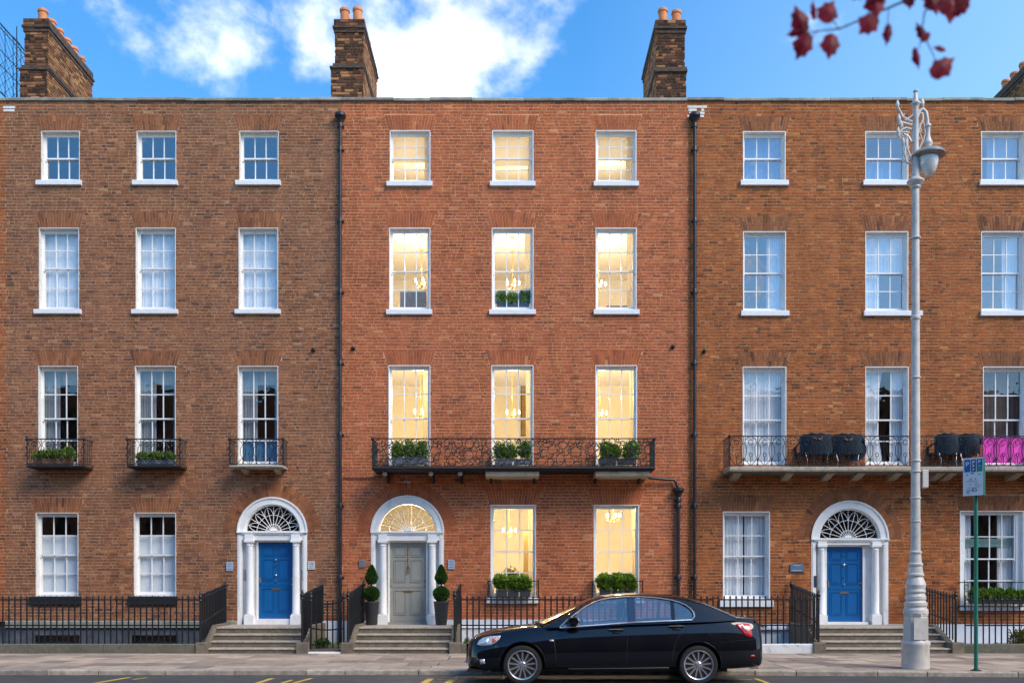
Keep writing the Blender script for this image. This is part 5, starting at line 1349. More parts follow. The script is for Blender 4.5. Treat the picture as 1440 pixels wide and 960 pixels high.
# ---------------------------------------------------------------- plaques, bells
def plate(px0, px1, py0, py1, y, mat, label, cat='plaque', name='wall_plaque', frame=None, lines=3, glyph=None):
    x0, x1, z0, z1 = bx(px0,y), bx(px1,y), EYE+(832-py1)*y/FOC, EYE+(832-py0)*y/FOC
    t = empty(name, (x0, y, z0), label, cat, 'name plates and bell panels by the doors'); w, h = x1-x0, z1-z0
    m = MB(); m.bbox(0, w, -.02, 0, 0, h, .006); m.build('plate', mat, t)
    gl = glyph or pbr('etched_line', (.12,.14,.18), .5)
    if lines:
        for k in range(lines):
            zz = h*(.22+.6*k/max(1,lines-1)) if lines > 1 else h/2; a = .15+.08*(k%2)
            m = MB(); m.box(w*a, w*(1-a), -.0225, -.0205, zz-.006, zz+.006); m.build('print_line', gl, t)
    return t
M_pl_blue = pbr('pale_blue_plaque', (.33,.42,.52), .35, var=.1); M_pl_white = pbr('white_plaque', (.55,.55,.57), .4); M_pl_grey = pbr('grey_plaque', (.25,.27,.30), .3, metal=.3); M_pl_slate = pbr('slate_blue_plaque', (.10,.16,.24), .35)
YW = F-.01
plate(318.5, 328, 790, 802.5, YW, M_pl_blue, 'small pale blue plaque left of the blue door of the brown house')
plate(433, 443, 788.5, 800.5, YW, M_pl_white, 'small whitish plaque right of the blue door of the brown house', lines=4)
plate(505, 514.5, 787, 797.5, YW, M_pl_grey, 'small grey plaque left of the grey door')
plate(630, 639.5, 787, 800, YW, M_pl_blue, 'small pale blue plaque right of the grey door')
plate(1111, 1130, 792.5, 804, YW, M_pl_slate, 'wide slate blue plaque left of the right hand blue door', lines=2, glyph=M_pl_white)
for px0, px1, py0, py1, lab in ((342.5,347,800,816,'bell panel on the white doorcase left of the blue door of the brown house'),(424.5,428.5,801,816,'bell panel on the white doorcase right of the blue door of the brown house'),(1144.5,1148.5,809,825,'bell panel on the white doorcase left of the right hand blue door')):
    y = F+.15 if px0 < 1000 else F-.012
    t = plate(px0, px1, py0, py1, y, M_steel if px0 < 1000 else M_grey_planter, lab, 'bell panel', 'bell_panel', lines=0)
    w = bx(px1,y)-bx(px0,y)
    for k in range(4): MB().lathe([(.009,0),(.009,-.006)], (w/2, -.02, .05+.05*k), 8, 'y').build('bell_button', M_iron, t)

# ---------------------------------------------------------------- roof wire fence
t = empty('roof_wire_fence', (-14.6, 26.2, ZTOP), 'wire lattice fence and thin mast on the roof at the top left corner', 'fence')
m = MB(); z0, z1 = 15.75-ZTOP, 17.7-ZTOP; W = 3.0
m.tube([(0,0,z1),(0,W,z1)], .02, 5); m.tube([(0,0,z0),(0,W,z0)], .02, 5); m.tube([(0,0,z1-.12),(0,W,z1-.12)], .012, 5); m.tube([(0,0,z1-.75),(0,W,z1-.75)], .012, 5)
m.tube([(0,0,(z0+z1)/2-.2),(0,W,(z0+z1)/2-.2)], .012, 5); m.build('rail', M_iron_dull, t)
for yy in np.linspace(0, W, 8): MB().tube([(0,yy,z0-(1.6 if abs(yy-W)<.1 else 0)),(0,yy,z1)], .012, 5).build('upright', M_iron_dull, t)
m = MB()
for i in range(13):
    a = i*.3-.6
    m.tube([(0,max(0,a),z0+max(0,-a)),(0,min(W,a+1.9),z0+min(W,a+1.9)-a if a+1.9<=W else z0+W-a)], .006, 4); 
for i in range(13):
    a = i*.3; m.tube([(0.01,min(W,a+.0),z0+.0),(0.01,max(0,a-1.9),z0+min(1.9,a))], .006, 4)
w_ = m.build('wire_lattice', M_iron_dull, t); w_['kind'] = 'stuff'
m = MB(); m.tube([(.35,.4,0),(.35,.4,3.5)], [.03,.015], 6); m.tube([(.35,.2,3.1),(.35,.6,3.1)], .008, 4); m.build('mast', M_iron_dull, t)

# ---------------------------------------------------------------- street lamp
YL = 17.1; SL = FOC/YL
lamp = empty('street_lamp', (bx(1287.5,YL), YL, KERB_H), 'tall silver cast iron street lamp with one hanging globe, beside the right hand steps', 'street lamp')
def lz(py): return EYE+(832-py)/SL-KERB_H
def lr(w): return w/2/SL
def prof(seq): return [(lr(w), lz(py)) for py, w in seq]
m = MB(); m.lathe([(lr(37),0)]+prof([(936,37),(908,36.5),(906,38.5),(902,38.5),(900,36)]), (0,0,0), 32); m.build('base_drum', M_silver, lamp, smooth=35)
m = MB(); m.lathe(prof([(900,35.5),(866,33),(864.5,34.5),(862,34.5)]), (0,0,0), 8); m.build('octagonal_pedestal', M_silver, lamp)
m = MB(); m.box(-.13,.13,-.235,-.225, lz(898), lz(868)); m.build('access_door', M_silver, lamp)
m = MB(); m.lathe(prof([(862,34),(857,33),(854,29),(852.5,29),(851,31),(847,31),(845,27),(843.5,25),(842,28),(838,28),(836,25),(833.5,23.5),(832,27),(830.5,27),(828,25),(822,27.5),(816,24),(811,19),(809,23),(807,23),(805,20),(796,17.5),(794.5,20),(792.5,20),(791,16.5),(779,14.5),(777.5,17),(775.5,17),(774,13.8)]), (0,0,0), 32); m.build('turned_shaft', M_silver, lamp, smooth=25)
m = MB(); m.lathe(prof([(774,13.2),(640,12.0),(451,11.0),(449,13.4),(446,13.4),(444,10.8),(266,9.6)]), (0,0,0), 24); m.build('shaft', M_silver, lamp, smooth=30)
for py in (733, 700, 663, 648, 531, 335): 
    m = MB(); w = 12.6 if py > 640 else 12.0; m.lathe(prof([(py+1.2,w+1.2),(py+.7,w+2),(py-.7,w+2),(py-1.2,w+1.2)]), (0,0,0), 24); m.build('band', M_silver, lamp, smooth=30)
m = MB(); m.lathe(prof([(267,10),(264,14),(262,13),(259,19),(256.5,23),(254.5,23),(252,16),(249,11),(240,9),(200,8.2),(152,7.5),(150,9),(147,13),(145,13),(143,8),(138,6),(131,4.5),(129,7),(128,7),(127,3.5),(124,1)]), (0,0,0), 20); m.build('upper_shaft', M_silver, lamp, smooth=25)
cx0 = 1283.0
def LP(px, py, dy=0.): return ((px-1287.5)/SL+.0, dy, lz(py))
m = MB(); m.tube([LP(1284,200),LP(1285.5,180),LP(1289,165),LP(1293.5,156),LP(1298,154),LP(1302,158),LP(1304,168),LP(1304.6,180)], [.03,.034,.036,.036,.036,.034,.032,.03], 8); m.build('swan_neck', M_silver, lamp, smooth=60)
m = MB(); m.tube([LP(1279,172),LP(1272,170),LP(1283,163),LP(1291,158),LP(1297,160),LP(1298,168),LP(1294,176),LP(1290,190),LP(1287,205)], .022, 7); m.tube([LP(1297,165),LP(1300,178),LP(1301,188),LP(1298,200),LP(1291,212),LP(1287,216)], .016, 6)
m.tube([LP(1292+3.4*math.cos(a),183+4*math.sin(a)) for a in np.linspace(-2.5,3,12)], .014, 6); m.tube([LP(1294,188),LP(1297,197),LP(1294,206)], .013, 6); m.build('arm_scroll', M_silver, lamp, smooth=60)
m = MB()   # shamrock spray on the other side
for pts in ([(1283,172),(1276,168),(1270,165),(1266,158),(1263,150)], [(1283,176),(1275,174),(1268,172),(1263,175)], [(1282,182),(1274,180),(1268,183),(1263,190),(1267,196)], [(1282,200),(1277,192),(1271,188)], [(1282,225),(1277,212),(1274,200),(1277,188)], [(1282,232),(1275,228),(1272,214),(1276,200)]):
    m.tube([LP(*p) for p in pts], [.024]*(len(pts)-1)+[.012], 6)
for cx_, cy_, rr_, a0, a1 in ((1268,160,4,0,5),(1272,176,4.5,1,6),(1268,192,4,2,7),(1274,206,4.5,0,5.2),(1272,222,3.5,1,6),(1277,186,3.5,3,8),(1276,214,3,0,5),(1291,172,3,1,6),(1292,196,3.2,2,7.5)):
    m.tube([LP(cx_+rr_*(1-.1*i)*math.cos(a0+(a1-a0)*i/9), cy_+rr_*1.3*(1-.1*i)*math.sin(a0+(a1-a0)*i/9)) for i in range(10)], .013, 5)
m.build('leaf_scroll', M_silver, lamp, smooth=60)
for px, py, s in ((1262,148,1.),(1264,168,1.1),(1263,186,1.),(1267,176,.9),(1270,200,.9),(1297,146,1.1)):
    m = MB(); m.lathe([(.004,-.09*s),(.03*s,-.04*s),(.036*s,.02*s),(.012,.09*s)], LP(px, py), 8); m.build('cast_leaf', M_silver, lamp, smooth=60)
m = MB(); xg = 1305.; xo = LP(xg, 0)[0]
m.lathe([(lr(2),lz(172)),(lr(8),lz(176)),(lr(8.5),lz(178)),(lr(6),lz(180)),(lr(5.5),lz(192)),(lr(8),lz(195)),(lr(8.5),lz(197)),(lr(12),lz(200)),(lr(12),lz(203)),(lr(9),lz(206)),(lr(9),lz(208)),(lr(18),lz(211))][::-1], (xo,0,0), 20); m.build('lamp_neck', M_silver, lamp, smooth=30)
m = MB(); m.lathe([(lr(30),lz(222)),(lr(46),lz(220)),(lr(46),lz(218.5)),(lr(38),lz(214)),(lr(24),lz(210.5)),(lr(12),lz(209.5))], (xo,0,0), 28); m.build('shade', M_silver_dark, lamp, smooth=40)
m = MB(); m.lathe([(.01,lz(249)),(lr(10),lz(247.8)),(lr(20),lz(242)),(lr(26),lz(233)),(lr(28),lz(225)),(lr(27),lz(219))], (xo,0,0), 28)
gm = bpy.data.materials.new('lamp_globe'); gm.use_nodes = True; b_ = gm.node_tree.nodes['Principled BSDF']; b_.inputs['Base Color'].default_value = (.86,.82,.76,1); b_.inputs['Roughness'].default_value = .15; b_.inputs['Transmission Weight'].default_value = .2; b_.inputs['Coat Weight'].default_value = 1.
m.build('globe', gm, lamp, smooth=80)
m = MB(); m.tube([LP(1283,226),LP(1275,224),LP(1278,219),LP(1290,216),LP(1300,213)], .018, 6); m.build('stay', M_silver, lamp, smooth=50)
m = MB(); m.bbox(.10, .20, -.09, .09, lz(686), lz(661), .01); m.build('junction_box', M_silver, lamp)
m = MB(); m.tube([LP(1297,690),LP(1297,686)], .012, 6); m.tube([LP(1293.6,660),LP(1294,640)], .008, 6); m.build('conduit', M_silver_dark, lamp)

# ---------------------------------------------------------------- parking sign
YS = 16.62
ps = empty('parking_sign', (bx(1372.5,YS), YS, KERB_H), 'green pole with an angled white parking notice in front of the right railing', 'sign')
SS = FOC/YS; H = lambda py: EYE+(832-py)/SS-KERB_H
m = MB(); m.tube([(0,0,0),(-.004,0,H(690))], .036, 12); m.build('pole', M_green, ps, smooth=60)
MB().lathe([(.10,0),(.09,.012),(.04,.03)], (0,0,0), 14).build('foot_plate', M_iron_dull, ps)
sb = empty('sign_board', (-.075, -.06, 0)); sb.parent = ps
ang = R(-36)   # left side comes towards the street
sw = .34; z0_, z1_ = H(697), H(644)
sb.rotation_euler = (0, 0, ang)
M_signw = pbr('sign_white', (.62,.64,.68), .4, var=.03); M_sb = pbr('sign_blue', (.01,.10,.34), .4); M_sg = pbr('sign_green', (.01,.22,.16), .4); M_sn = pbr('sign_navy', (.02,.06,.16), .4); M_sk = pbr('sign_black', (.02,.02,.03), .5)
tilt = lambda x: .04*(x/sw)
m = MB(); m.prism([(-sw/2, z0_-.0), (sw/2, z0_+.0), (sw/2, z1_), (-sw/2, z1_)], 'y', -.012, .0); m.build('face_plate', M_signw, sb)
m = MB(); m.box(sw/2-.004, sw/2+.004, -.014, .11, z0_, z1_); m.box(-sw/2, sw/2, .001, .012, z0_, z1_); m.box(sw/2-.05, sw/2, .10, .112, z0_, z1_); m.build('green_back', M_green, sb)
hb = z1_-z0_
def sq(x0, x1, y0, y1, mat, lift=.0): MB().box(-sw/2+sw*x0, -sw/2+sw*x1, -.015-lift, -.0125-lift, z0_+hb*y0, z0_+hb*y1).build('print_block', mat, sb)
sq(.07,.35,.63,.96,M_sb); sq(.39,.62,.63,.96,M_sn); sq(.66,.93,.80,.96,M_sb); sq(.66,.93,.63,.80,M_sg)
def glyph(txt, x, y, size, mat, bold=0.):
    c = bpy.data.curves.new('lettering', 'FONT'); c.body = txt; c.size = size; c.extrude = .001; c.offset = bold; c.align_x = 'CENTER'; c.align_y = 'CENTER'
    c.materials.append(mat); tmp = bpy.data.objects.new('tmp', c); COL.objects.link(tmp); me = bpy.data.meshes.new_from_object(tmp.evaluated_get(bpy.context.evaluated_depsgraph_get())); bpy.data.objects.remove(tmp)
    o = bpy.data.objects.new('lettering', me); o.location = (-sw/2+sw*x, -.018, z0_+hb*y); o.rotation_euler = (R(90),0,0); link(o, sb)
glyph('P', .21, .83, .11, M_signw, .002); glyph('P', .505, .87, .09, M_signw, .002); glyph('P', .505, .77, .07, M_signw, .002); glyph('P', .505, .68, .06, M_signw, .002); glyph('P', .79, .88, .08, M_signw, .002); glyph('-', .79, .79, .09, M_signw, .002)
for (x, y, w_, h_) in ((.2,.56,.07,.022),(.45,.59,.14,.022),(.78,.555,.07,.02),(.35,.43,.05,.03),(.43,.46,.04,.02),(.6,.44,.04,.035),(.45,.385,.6,.007),(.63,.32,.09,.018),(.36,.30,.16,.007),(.72,.27,.3,.007),(.5,.215,.55,.006),(.28,.16,.22,.007),(.26,.12,.2,.01),(.24,.075,.1,.02)):
    sq(x-w_/2, x+w_/2, y-h_/2, y+h_/2, M_sk)
for a in ((.45,.50,.11,.19),(.62,.66,.12,.17)): sq(*a, M_sk)
sq(.5,.62,.18,.19,M_sk); sq(.5,.62,.11,.12,M_sk)

# ---------------------------------------------------------------- planting in the basement areas
def shrub(x, y, z, rx, rz, label, n=900, mat=None, seed=1, size=.07, name='basement_shrub'):
    t = empty(name, (x, y, z), label, 'shrub'); r = np.random.default_rng(seed)
    MB().tube([(0,0,-.1),(.02,0,rz*.6),(0,.02,rz*1.2)], .015, 6).build('stem', M_wood, t)
    cs = []; ds = []
    for k in range(5):
        c, d = bush_centers(r.normal()*rx*.4, rz*(.7+.5*r.random()), rx*.55, rz*.6, n//5, r, y=r.normal()*.1, shell=.3); cs.append(c); ds.append(d+np.array([0,0,.4]))
    leaves('foliage', t, np.concatenate(cs), size, mat or M_leaf, seed, dirs=np.concatenate(ds))
shrub(-4.55, 22.1, -.1, .22, .32, 'dark green shrub in the gap behind the iron gate', seed=21)
shrub(-4.2, 22.4, -.1, .25, .22, 'low green plants behind the gate beside the dark shrub', seed=22, mat=M_leaf_bright)
shrub(12.3, 22.4, -.1, .42, .45, 'tangled dark plants in the basement area behind the right railing', n=1400, seed=23, mat=M_leaf_olive)
shrub(-1.05, 21.6, .2, .12, .12, 'small tuft of weeds at the foot of the railing by the grey door steps', n=260, seed=24, mat=M_leaf_bright, size=.05)
shrub(6.2, F-.15, .58, .3, .05, 'mossy weeds on the white basement ledge behind the right railing', n=500, seed=25, mat=M_leaf_olive, size=.04)
t = empty('terracotta_planter', (12.5, 22.5, -.1), 'terracotta planter half hidden behind the right railing', 'planter')
m = MB(); m.lathe([(.14,0),(.2,.34),(.22,.35),(.22,.4),(.19,.4)], (0,0,0), 18); m.build('pot', M_pot, t, smooth=40)
MB().box(-.5, .9, .3, .5, -1.5, .36).build('white_wall', M_render_white, t)

for x, y, z, lab in ROOM_PLANTS:
    shrub(x, y, z+.30, .26, .40, lab, n=700, mat=M_leaf_olive, seed=31, size=.09, name='house_plant')
# ---------------------------------------------------------------- maple branch over the street
YM = 3.2
mt = empty('maple_tree', P(1500, -260, YM+.3), 'red leaved maple branch hanging out of focus into the top right of the view', 'tree')
ox = mt.location
def rel(px, py, y=YM): return P(px, py, y) - ox
M_bark = pbr('maple_bark', (.05,.035,.035), .8)
for pts, rad in (([rel(1700,-420,3.6),rel(1560,-200,3.4),rel(1400,-60),rel(1290,-6),rel(1225,22),rel(1180,41),rel(1140,45)], [.03,.018,.009,.0045,.0035,.003,.002]),
                 ([rel(1330,-20),rel(1300,18),rel(1296,45),rel(1310,72),rel(1318,90)], [.004,.003,.0025,.002,.0015]), ([rel(1180,41),rel(1165,20),rel(1160,6)], .002), ([rel(1250,12),rel(1248,34),rel(1249,44)], .0016),
                 ([rel(1230,20),rel(1222,28)], .0016), ([rel(1296,50),rel(1292,70)], .0014), ([rel(1400,-60),rel(1350,-22),rel(1338,-4)], [.006,.003,.002]), ([rel(1150,45),rel(1138,55)], .0015)):
    MB().tube(pts, rad, 6).build('twig', M_bark, mt, smooth=60)
def maple_leaf(px, py, size, rot, squeeze, fold):
    """pixel centre, pixel size"""
    s = size*1.12*YM/FOC/2; base = [(0,-.92),(.34,-.84),(.68,-.62),(.72,-.30),(1.02,.08),(.74,.30),(.58,.50),(.30,.62),(0,1.08),(-.34,.66),(-.66,.60),(-.70,.22),(-1.0,-.12),(-.74,-.40),(-.60,-.74),(-.30,-.84)]
    c, sn = math.cos(rot), math.sin(rot); vs = [(0,0,0)]
    for x, z in base:
        x *= squeeze; y = fold*abs(x)+.12*z*z; X, Z = x*c-z*sn, x*sn+z*c; vs.append((X*s, y*s, Z*s))
    vs2 = [(v[0], v[1]+.0006, v[2]) for v in vs]; n = len(base)
    fs = [(0, 1+i, 1+(i+1)%n) for i in range(n)]
    m = MB(); m.add(vs, [f[::-1] for f in fs]); 
    o = m.build('maple_leaf', M_red_leaf, mt, loc=rel(px, py, YM+random.uniform(-.05,.05)))
    at = o.data.attributes.new('tone', 'FLOAT', 'FACE'); at.data.foreach_set('value', [random.random() for _ in fs])
for a in ((1126,28,40,.3,.65,.3),(1130,62,40,2.7,.7,.4),(1145,14,26,.1,.35,.8),(1165,16,32,-.5,.9,.2),(1168,63,34,3.0,.8,.2),(1222,32,34,2.4,.85,.3),(1232,4,34,3.3,.9,.3),(1249,47,30,3.0,.45,.5),
          (1279,-1,24,3.2,.8,.3),(1297,44,28,.5,.5,.6),(1290,80,30,3.3,.4,.7),(1322,68,18,1.3,.5,.3),(1326,94,40,-.9,.7,.2),(1312,2,34,3.5,.7,.3),(1338,6,44,3.1,.9,.2),(1356,-6,28,2.5,.7,.2),(1290,-16,30,2.9,.8,.2),(1210,-14,30,2.5,.8,.2),(1352,10,30,2.2,.6,.5),(1307,-10,30,3.6,.7,.4),(1240,-8,26,2.0,.6,.5),(1120,44,26,1.9,.5,.6),(1302,52,18,2.4,.6,.4)):
    maple_leaf(*a)
# ---------------------------------------------------------------- the black saloon
YN = 14.97; HW = .88; YC_ = YN+HW
car = empty('parked_car', (0, YC_, 0), 'glossy black four door saloon parked at the kerb facing left', 'car')
M_paint = pbr('black_car_paint', (.002,.003,.006), .5, metal=.0, var=.02, coat=1., spec=.05)
M_trimblk = pbr('black_plastic', (.012,.012,.013), .5); M_chrome = pbr('chrome', (.90,.90,.90), .28, metal=.75, var=.02)
M_alloy = pbr('alloy', (.60,.60,.61), .28, metal=.85, var=.03); M_tyre = pbr('tyre_rubber', (.012,.012,.012), .8, var=.2)
M_cglass = glass_mat('car_glass', (.68,.72,.74), .15, .05, gcol=(1,.98,.95)); M_seat = pbr('black_leather', (.02,.02,.021), .6)
M_red = pbr('red_lens', (.60,.01,.012), .12, coat=1.); M_clear = pbr('clear_lens', (.55,.55,.56), .1, coat=1., metal=.3); M_amber = pbr('amber_lens', (.65,.12,.03), .15, coat=1.)
SN = FOC/YN
def cz(py, s=SN): return EYE+(832-py)/s
def cxn(px, s=SN): return (px-720)/s
# stations: x, half width, bottom, shoulder, centre top
ST = [(-.745,.40,.30,.56,.60),(-.735,.52,.26,.60,.66),(-.70,.64,.225,.66,.715),(-.62,.74,.21,.70,.765),(-.50,.80,.205,.735,.815),(-.32,.845,.205,.775,.862),(-.10,.868,.21,.81,.90),
      (.15,.88,.22,.85,.935),(.40,.88,.23,.89,.962),(.60,.88,.235,.915,.965),(.85,.88,.235,.935,.955),(1.2,.88,.235,.955,.965),(1.7,.88,.235,.975,.98),(2.2,.88,.235,.99,1.0),(2.7,.88,.235,1.005,1.02),
      (3.1,.88,.23,1.015,1.04),(3.4,.875,.23,1.02,1.075),(3.6,.865,.235,1.02,1.092),(3.75,.85,.245,1.01,1.088),(3.92,.82,.255,.99,1.078),(4.04,.775,.265,.955,1.066),(4.10,.70,.28,.90,.985),(4.135,.60,.31,.80,.86),(4.15,.48,.36,.70,.74)]
def section(x, w, zb, zs, zc):
    h = zs-zb
    return [(0,zb),(w*.55,zb),(w*.86,zb+.005),(w*.965,zb+.05),(w*.995,zb+h*.22),(w*1.0,zb+h*.45),(w*.980,zb+h*.62),(w*.940,zb+h*.82),(w*.885,zs-.012),(w*.83,zs+(zc-zs)*.42+.004),(w*.72,zs+(zc-zs)*.80+.004),(w*.40,zc-.004),(0,zc)]
vs = []; nS = len(section(0,1,0,1,1)); full = 2*nS-2
for x, w, zb, zs, zc in ST:
    s_ = section(x, w, zb, zs, zc)
    ring = [(x, -y, z) for y, z in s_] + [(x, y, z) for y, z in reversed(s_[1:-1])]
    vs += ring
fs = []
for i in range(len(ST)-1):
    for k in range(full):
        fs.append((i*full+k, (i+1)*full+k, (i+1)*full+(k+1)%full, i*full+(k+1)%full))
fs += [tuple(range(full)), tuple(reversed(range((len(ST)-1)*full, len(ST)*full)))]
bodym = MB().add(vs, fs).mesh('car_body', M_paint)
bo = bpy.data.objects.new('tmp_body', bodym); COL.objects.link(bo)
ss = bo.modifiers.new('s', 'SUBSURF'); ss.levels = 2; ss.render_levels = 2
WX = ((734.7-720)/(FOC/(YN+.06)), (981.8-720)/(FOC/(YN+.06))); WR = .318; WZ = .318
cm = MB()
for x in WX:
    for s in (-1, 1):
        cm.lathe([(.365,-.30 if s<0 else -.30),(.365,.30)], (x, s*(HW-.0), WZ+.01), 48, 'y')
cut = bpy.data.objects.new('tmp_cut', cm.mesh('c', M_trimblk)); COL.objects.link(cut)
bm_ = bmesh.new(); bm_.from_mesh(cut.data); bmesh.ops.recalc_face_normals(bm_, faces=bm_.faces); bm_.to_mesh(cut.data); bm_.free()
bm_ = bmesh.new(); bm_.from_mesh(bodym); bmesh.ops.recalc_face_normals(bm_, faces=bm_.faces); bm_.to_mesh(bodym); bm_.free()
bo2m = bo.modifiers.new('b', 'BOOLEAN'); bo2m.object = cut; bo2m.operation = 'DIFFERENCE'; bo2m.solver = 'EXACT'
dg = bpy.context.evaluated_depsgraph_get(); dg.update()
fin = bpy.data.meshes.new_from_object(bo.evaluated_get(dg)); fin.name = 'car_body'
bo.modifiers.remove(bo2m); dg.update()
solid = bpy.data.meshes.new_from_object(bo.evaluated_get(bpy.context.evaluated_depsgraph_get()))
bmt = bmesh.new(); bmt.from_mesh(solid); BV = BVHTree.FromBMesh(bmt)
bpy.data.objects.remove(bo); bpy.data.objects.remove(cut)
fin.polygons.foreach_set('use_smooth', [True]*len(fin.polygons)); fin.set_sharp_from_angle(angle=R(32))
fin.materials.clear(); fin.materials.append(M_paint); fin.materials.append(M_trimblk)
mi = []
for p in fin.polygons:
    c = p.center; inside = any(math.hypot(c.x-x, c.z-WZ-.01) < .368 for x in WX) and abs(c.y) < HW-.012 and p.normal.length and (abs(math.hypot(c.x-min(WX, key=lambda q: abs(q-c.x)), c.z-WZ-.01)-.365) < .012 or abs(abs(c.y)-(HW-.30)) < .01)
    mi.append(1 if inside else 0)
fin.polygons.foreach_set('material_index', mi)
body = bpy.data.objects.new('body', fin); link(body, car)
def surf(x, z, side=-1, off=.004):
    h = BV.ray_cast(Vector((x, side*2, z)), Vector((0, -side, 0)))
    y = h[0].y if h[0] is not None else side*.6
    return Vector((x, y+side*off, z))
def seam(pts, side, r=.0035, mat=None, name='door_seam', off=.0, parent=None, sub=8):
    P_ = []
    for a, b in zip(pts[:-1], pts[1:]):
        for k in range(sub): t = k/sub; P_.append(surf(a[0]+(b[0]-a[0])*t, a[1]+(b[1]-a[1])*t, side, off))
    P_.append(surf(*pts[-1], side, off))
    return MB().tube(P_, r, 5).build(name, mat or M_trimblk, parent or car, smooth=60)
def patch(name, poly, side, mat, off=.006, cuts=3, parent=None):
    bm2 = bmesh.new(); f = bm2.faces.new([bm2.verts.new((x, 0, z)) for x, z in poly])
    bmesh.ops.triangulate(bm2, faces=bm2.faces[:]); bmesh.ops.subdivide_edges(bm2, edges=bm2.edges[:], cuts=cuts, use_grid_fill=True)
    bmesh.ops.triangulate(bm2, faces=bm2.faces[:])
    for v in bm2.verts: v.co = surf(v.co.x, v.co.z, side, off)
    bmesh.ops.recalc_face_normals(bm2, faces=bm2.faces[:])
    me = bpy.data.meshes.new(name); bm2.to_mesh(me); bm2.free(); me.materials.append(mat)
    for p in me.polygons: p.use_smooth = True
    o = bpy.data.objects.new(name, me); md = o.modifiers.new('t', 'SOLIDIFY'); md.thickness = .012; md.offset = 0
    return link(o, parent or car)
# greenhouse
S2_ = FOC/(YN+.14)
def gp(px, py): return ((px-720)/S2_, EYE+(832-py)/S2_)
outline = [(.545,.945),(.80,1.065),(1.08,1.215),(1.33,1.335),(1.50,1.385),(1.75,1.415),(2.1,1.432),(2.4,1.430),(2.7,1.405),(2.95,1.355),(3.15,1.295),(3.35,1.215),(3.52,1.135),(3.66,1.075)]
belt = [(3.66,1.04),(3.3,1.02),(2.7,1.0),(2.0,.975),(1.3,.945),(.85,.925),(.60,.915)]
topc = [(786.7,880.8),(797,871),(811,860.6),(823,852.5),(835.5,846),(847,842.3),(860,840.4),(884,838.6),(900,838.6),(915,839.3),(930,840.8),(945.5,843.4),(956,846.5),(964,850),(970.5,855),(974.8,860.6)]
botc = [(786.7,881.8),(884,874.6),(971.5,870.8)]
def interp(c, px):
    for a, b in zip(c[:-1], c[1:]):
        if a[0] <= px <= b[0]: return a[1]+(b[1]-a[1])*(px-a[0])/(b[0]-a[0])
    return c[-1][1] if px > c[-1][0] else c[0][1]
def yside(x, z): 
    taper = .0 if x < 2.9 else (x-2.9)**2*.10
    nose = 0 if x > 1.1 else (1.1-x)**2*.06
    return .835 - (z-.93)*.26 - (z-.93)**2*.26 - taper - nose
def hole(a, b, ca=True):
    xs_ = [a]+[p[0] for p in topc if a < p[0] < b]+[b]
    up = [gp(x, interp(topc, x)+1.2) for x in xs_]; dn = [gp(x, interp(botc, x)-.6) for x in np.linspace(b, a, 6)]
    return up+dn
holes = [hole(791, 882.5), hole(893, 943.5), hole(948.5, 971.5)]
holes[2] = [gp(*p) for p in ((948.5,846),(956,848.6),(963,852.3),(969,857),(972.5,861.5),(973,866),(970,870),(948.5,871.2))]
def fill(loops, side):
    bm2 = bmesh.new(); ed = []
    for lp in loops:
        v = [bm2.verts.new((x, 0, z)) for x, z in lp]
        for i in range(len(v)): ed.append(bm2.edges.new((v[i], v[(i+1)%len(v)])))
    bmesh.ops.triangle_fill(bm2, use_beauty=True, edges=ed)
    bmesh.ops.subdivide_edges(bm2, edges=[e for e in bm2.edges if e.calc_length() > .12], cuts=3)
    bmesh.ops.triangulate(bm2, faces=bm2.faces[:])
    for v in bm2.verts: v.co.y = side*yside(v.co.x, v.co.z)
    bmesh.ops.recalc_face_normals(bm2, faces=bm2.faces[:])
    return bm2
for side in (-1, 1):
    bm2 = fill([outline+belt]+holes, side); me = bpy.data.meshes.new('pillar_frame'); bm2.to_mesh(me); bm2.free(); me.materials.append(M_paint); me.polygons.foreach_set('use_smooth', [True]*len(me.polygons))
    def pn(co):
        e = .004; dx = (yside(co.x+e, co.z)-yside(co.x-e, co.z))/(2*e); dz = (yside(co.x, co.z+e)-yside(co.x, co.z-e))/(2*e)
        return Vector((-dx, side, -dz)).normalized()
    ns = [pn(v.co) for v in me.vertices]
    if sum(p.normal.y*side for p in me.polygons) < 0: me.flip_normals()
    me.normals_split_custom_set_from_vertices(ns)
    link(bpy.data.objects.new('pillar_frame', me), car)
    me2 = me.copy(); me2.materials.clear(); me2.materials.append(M_trimblk)
    for v in me2.vertices: v.co.y -= side*.03
    link(bpy.data.objects.new('inner_trim', me2), car)
    for k, hl in enumerate(holes):
        m = MB(); m.add([(x, side*(yside(x,z)-.006), z) for x, z in hl], [tuple(range(len(hl)))])
        m.build('side_window', M_cglass, car)
    # chrome surround
    ch = [gp(x, y) for x, y in topc]+[gp(975.6,866), gp(971.5,870.8)]
    m = MB(); m.tube([(x, side*(yside(x,z)+.016), z) for x, z in ch], .0105, 6)
    m.tube([(x, side*(yside(x,z)+.02), z) for x, z in [gp(p, interp(botc, p)) for p in np.linspace(786.7, 971.5, 12)]], .012, 6); m.build('chrome_trim', M_chrome, car, smooth=60)
    m = MB(); 
    for a, b in (((884.5,839.6),(884.5,874)),):
        pass
    x0_, z0_ = gp(888, 840.5); x1_, z1_ = gp(888, 873.5)
    MB().add([(x0_-.062, side*(yside(x0_,z0_)+.018), z0_),(x0_+.055, side*(yside(x0_,z0_)+.018), z0_),(x1_+.06, side*(yside(x1_,z1_)+.018), z1_),(x1_-.065, side*(yside(x1_,z1_)+.018), z1_)], [(0,1,2,3)]).build('door_pillar_cover', pbr('gloss_pillar', (.01,.02,.045), .15, coat=1.), car)
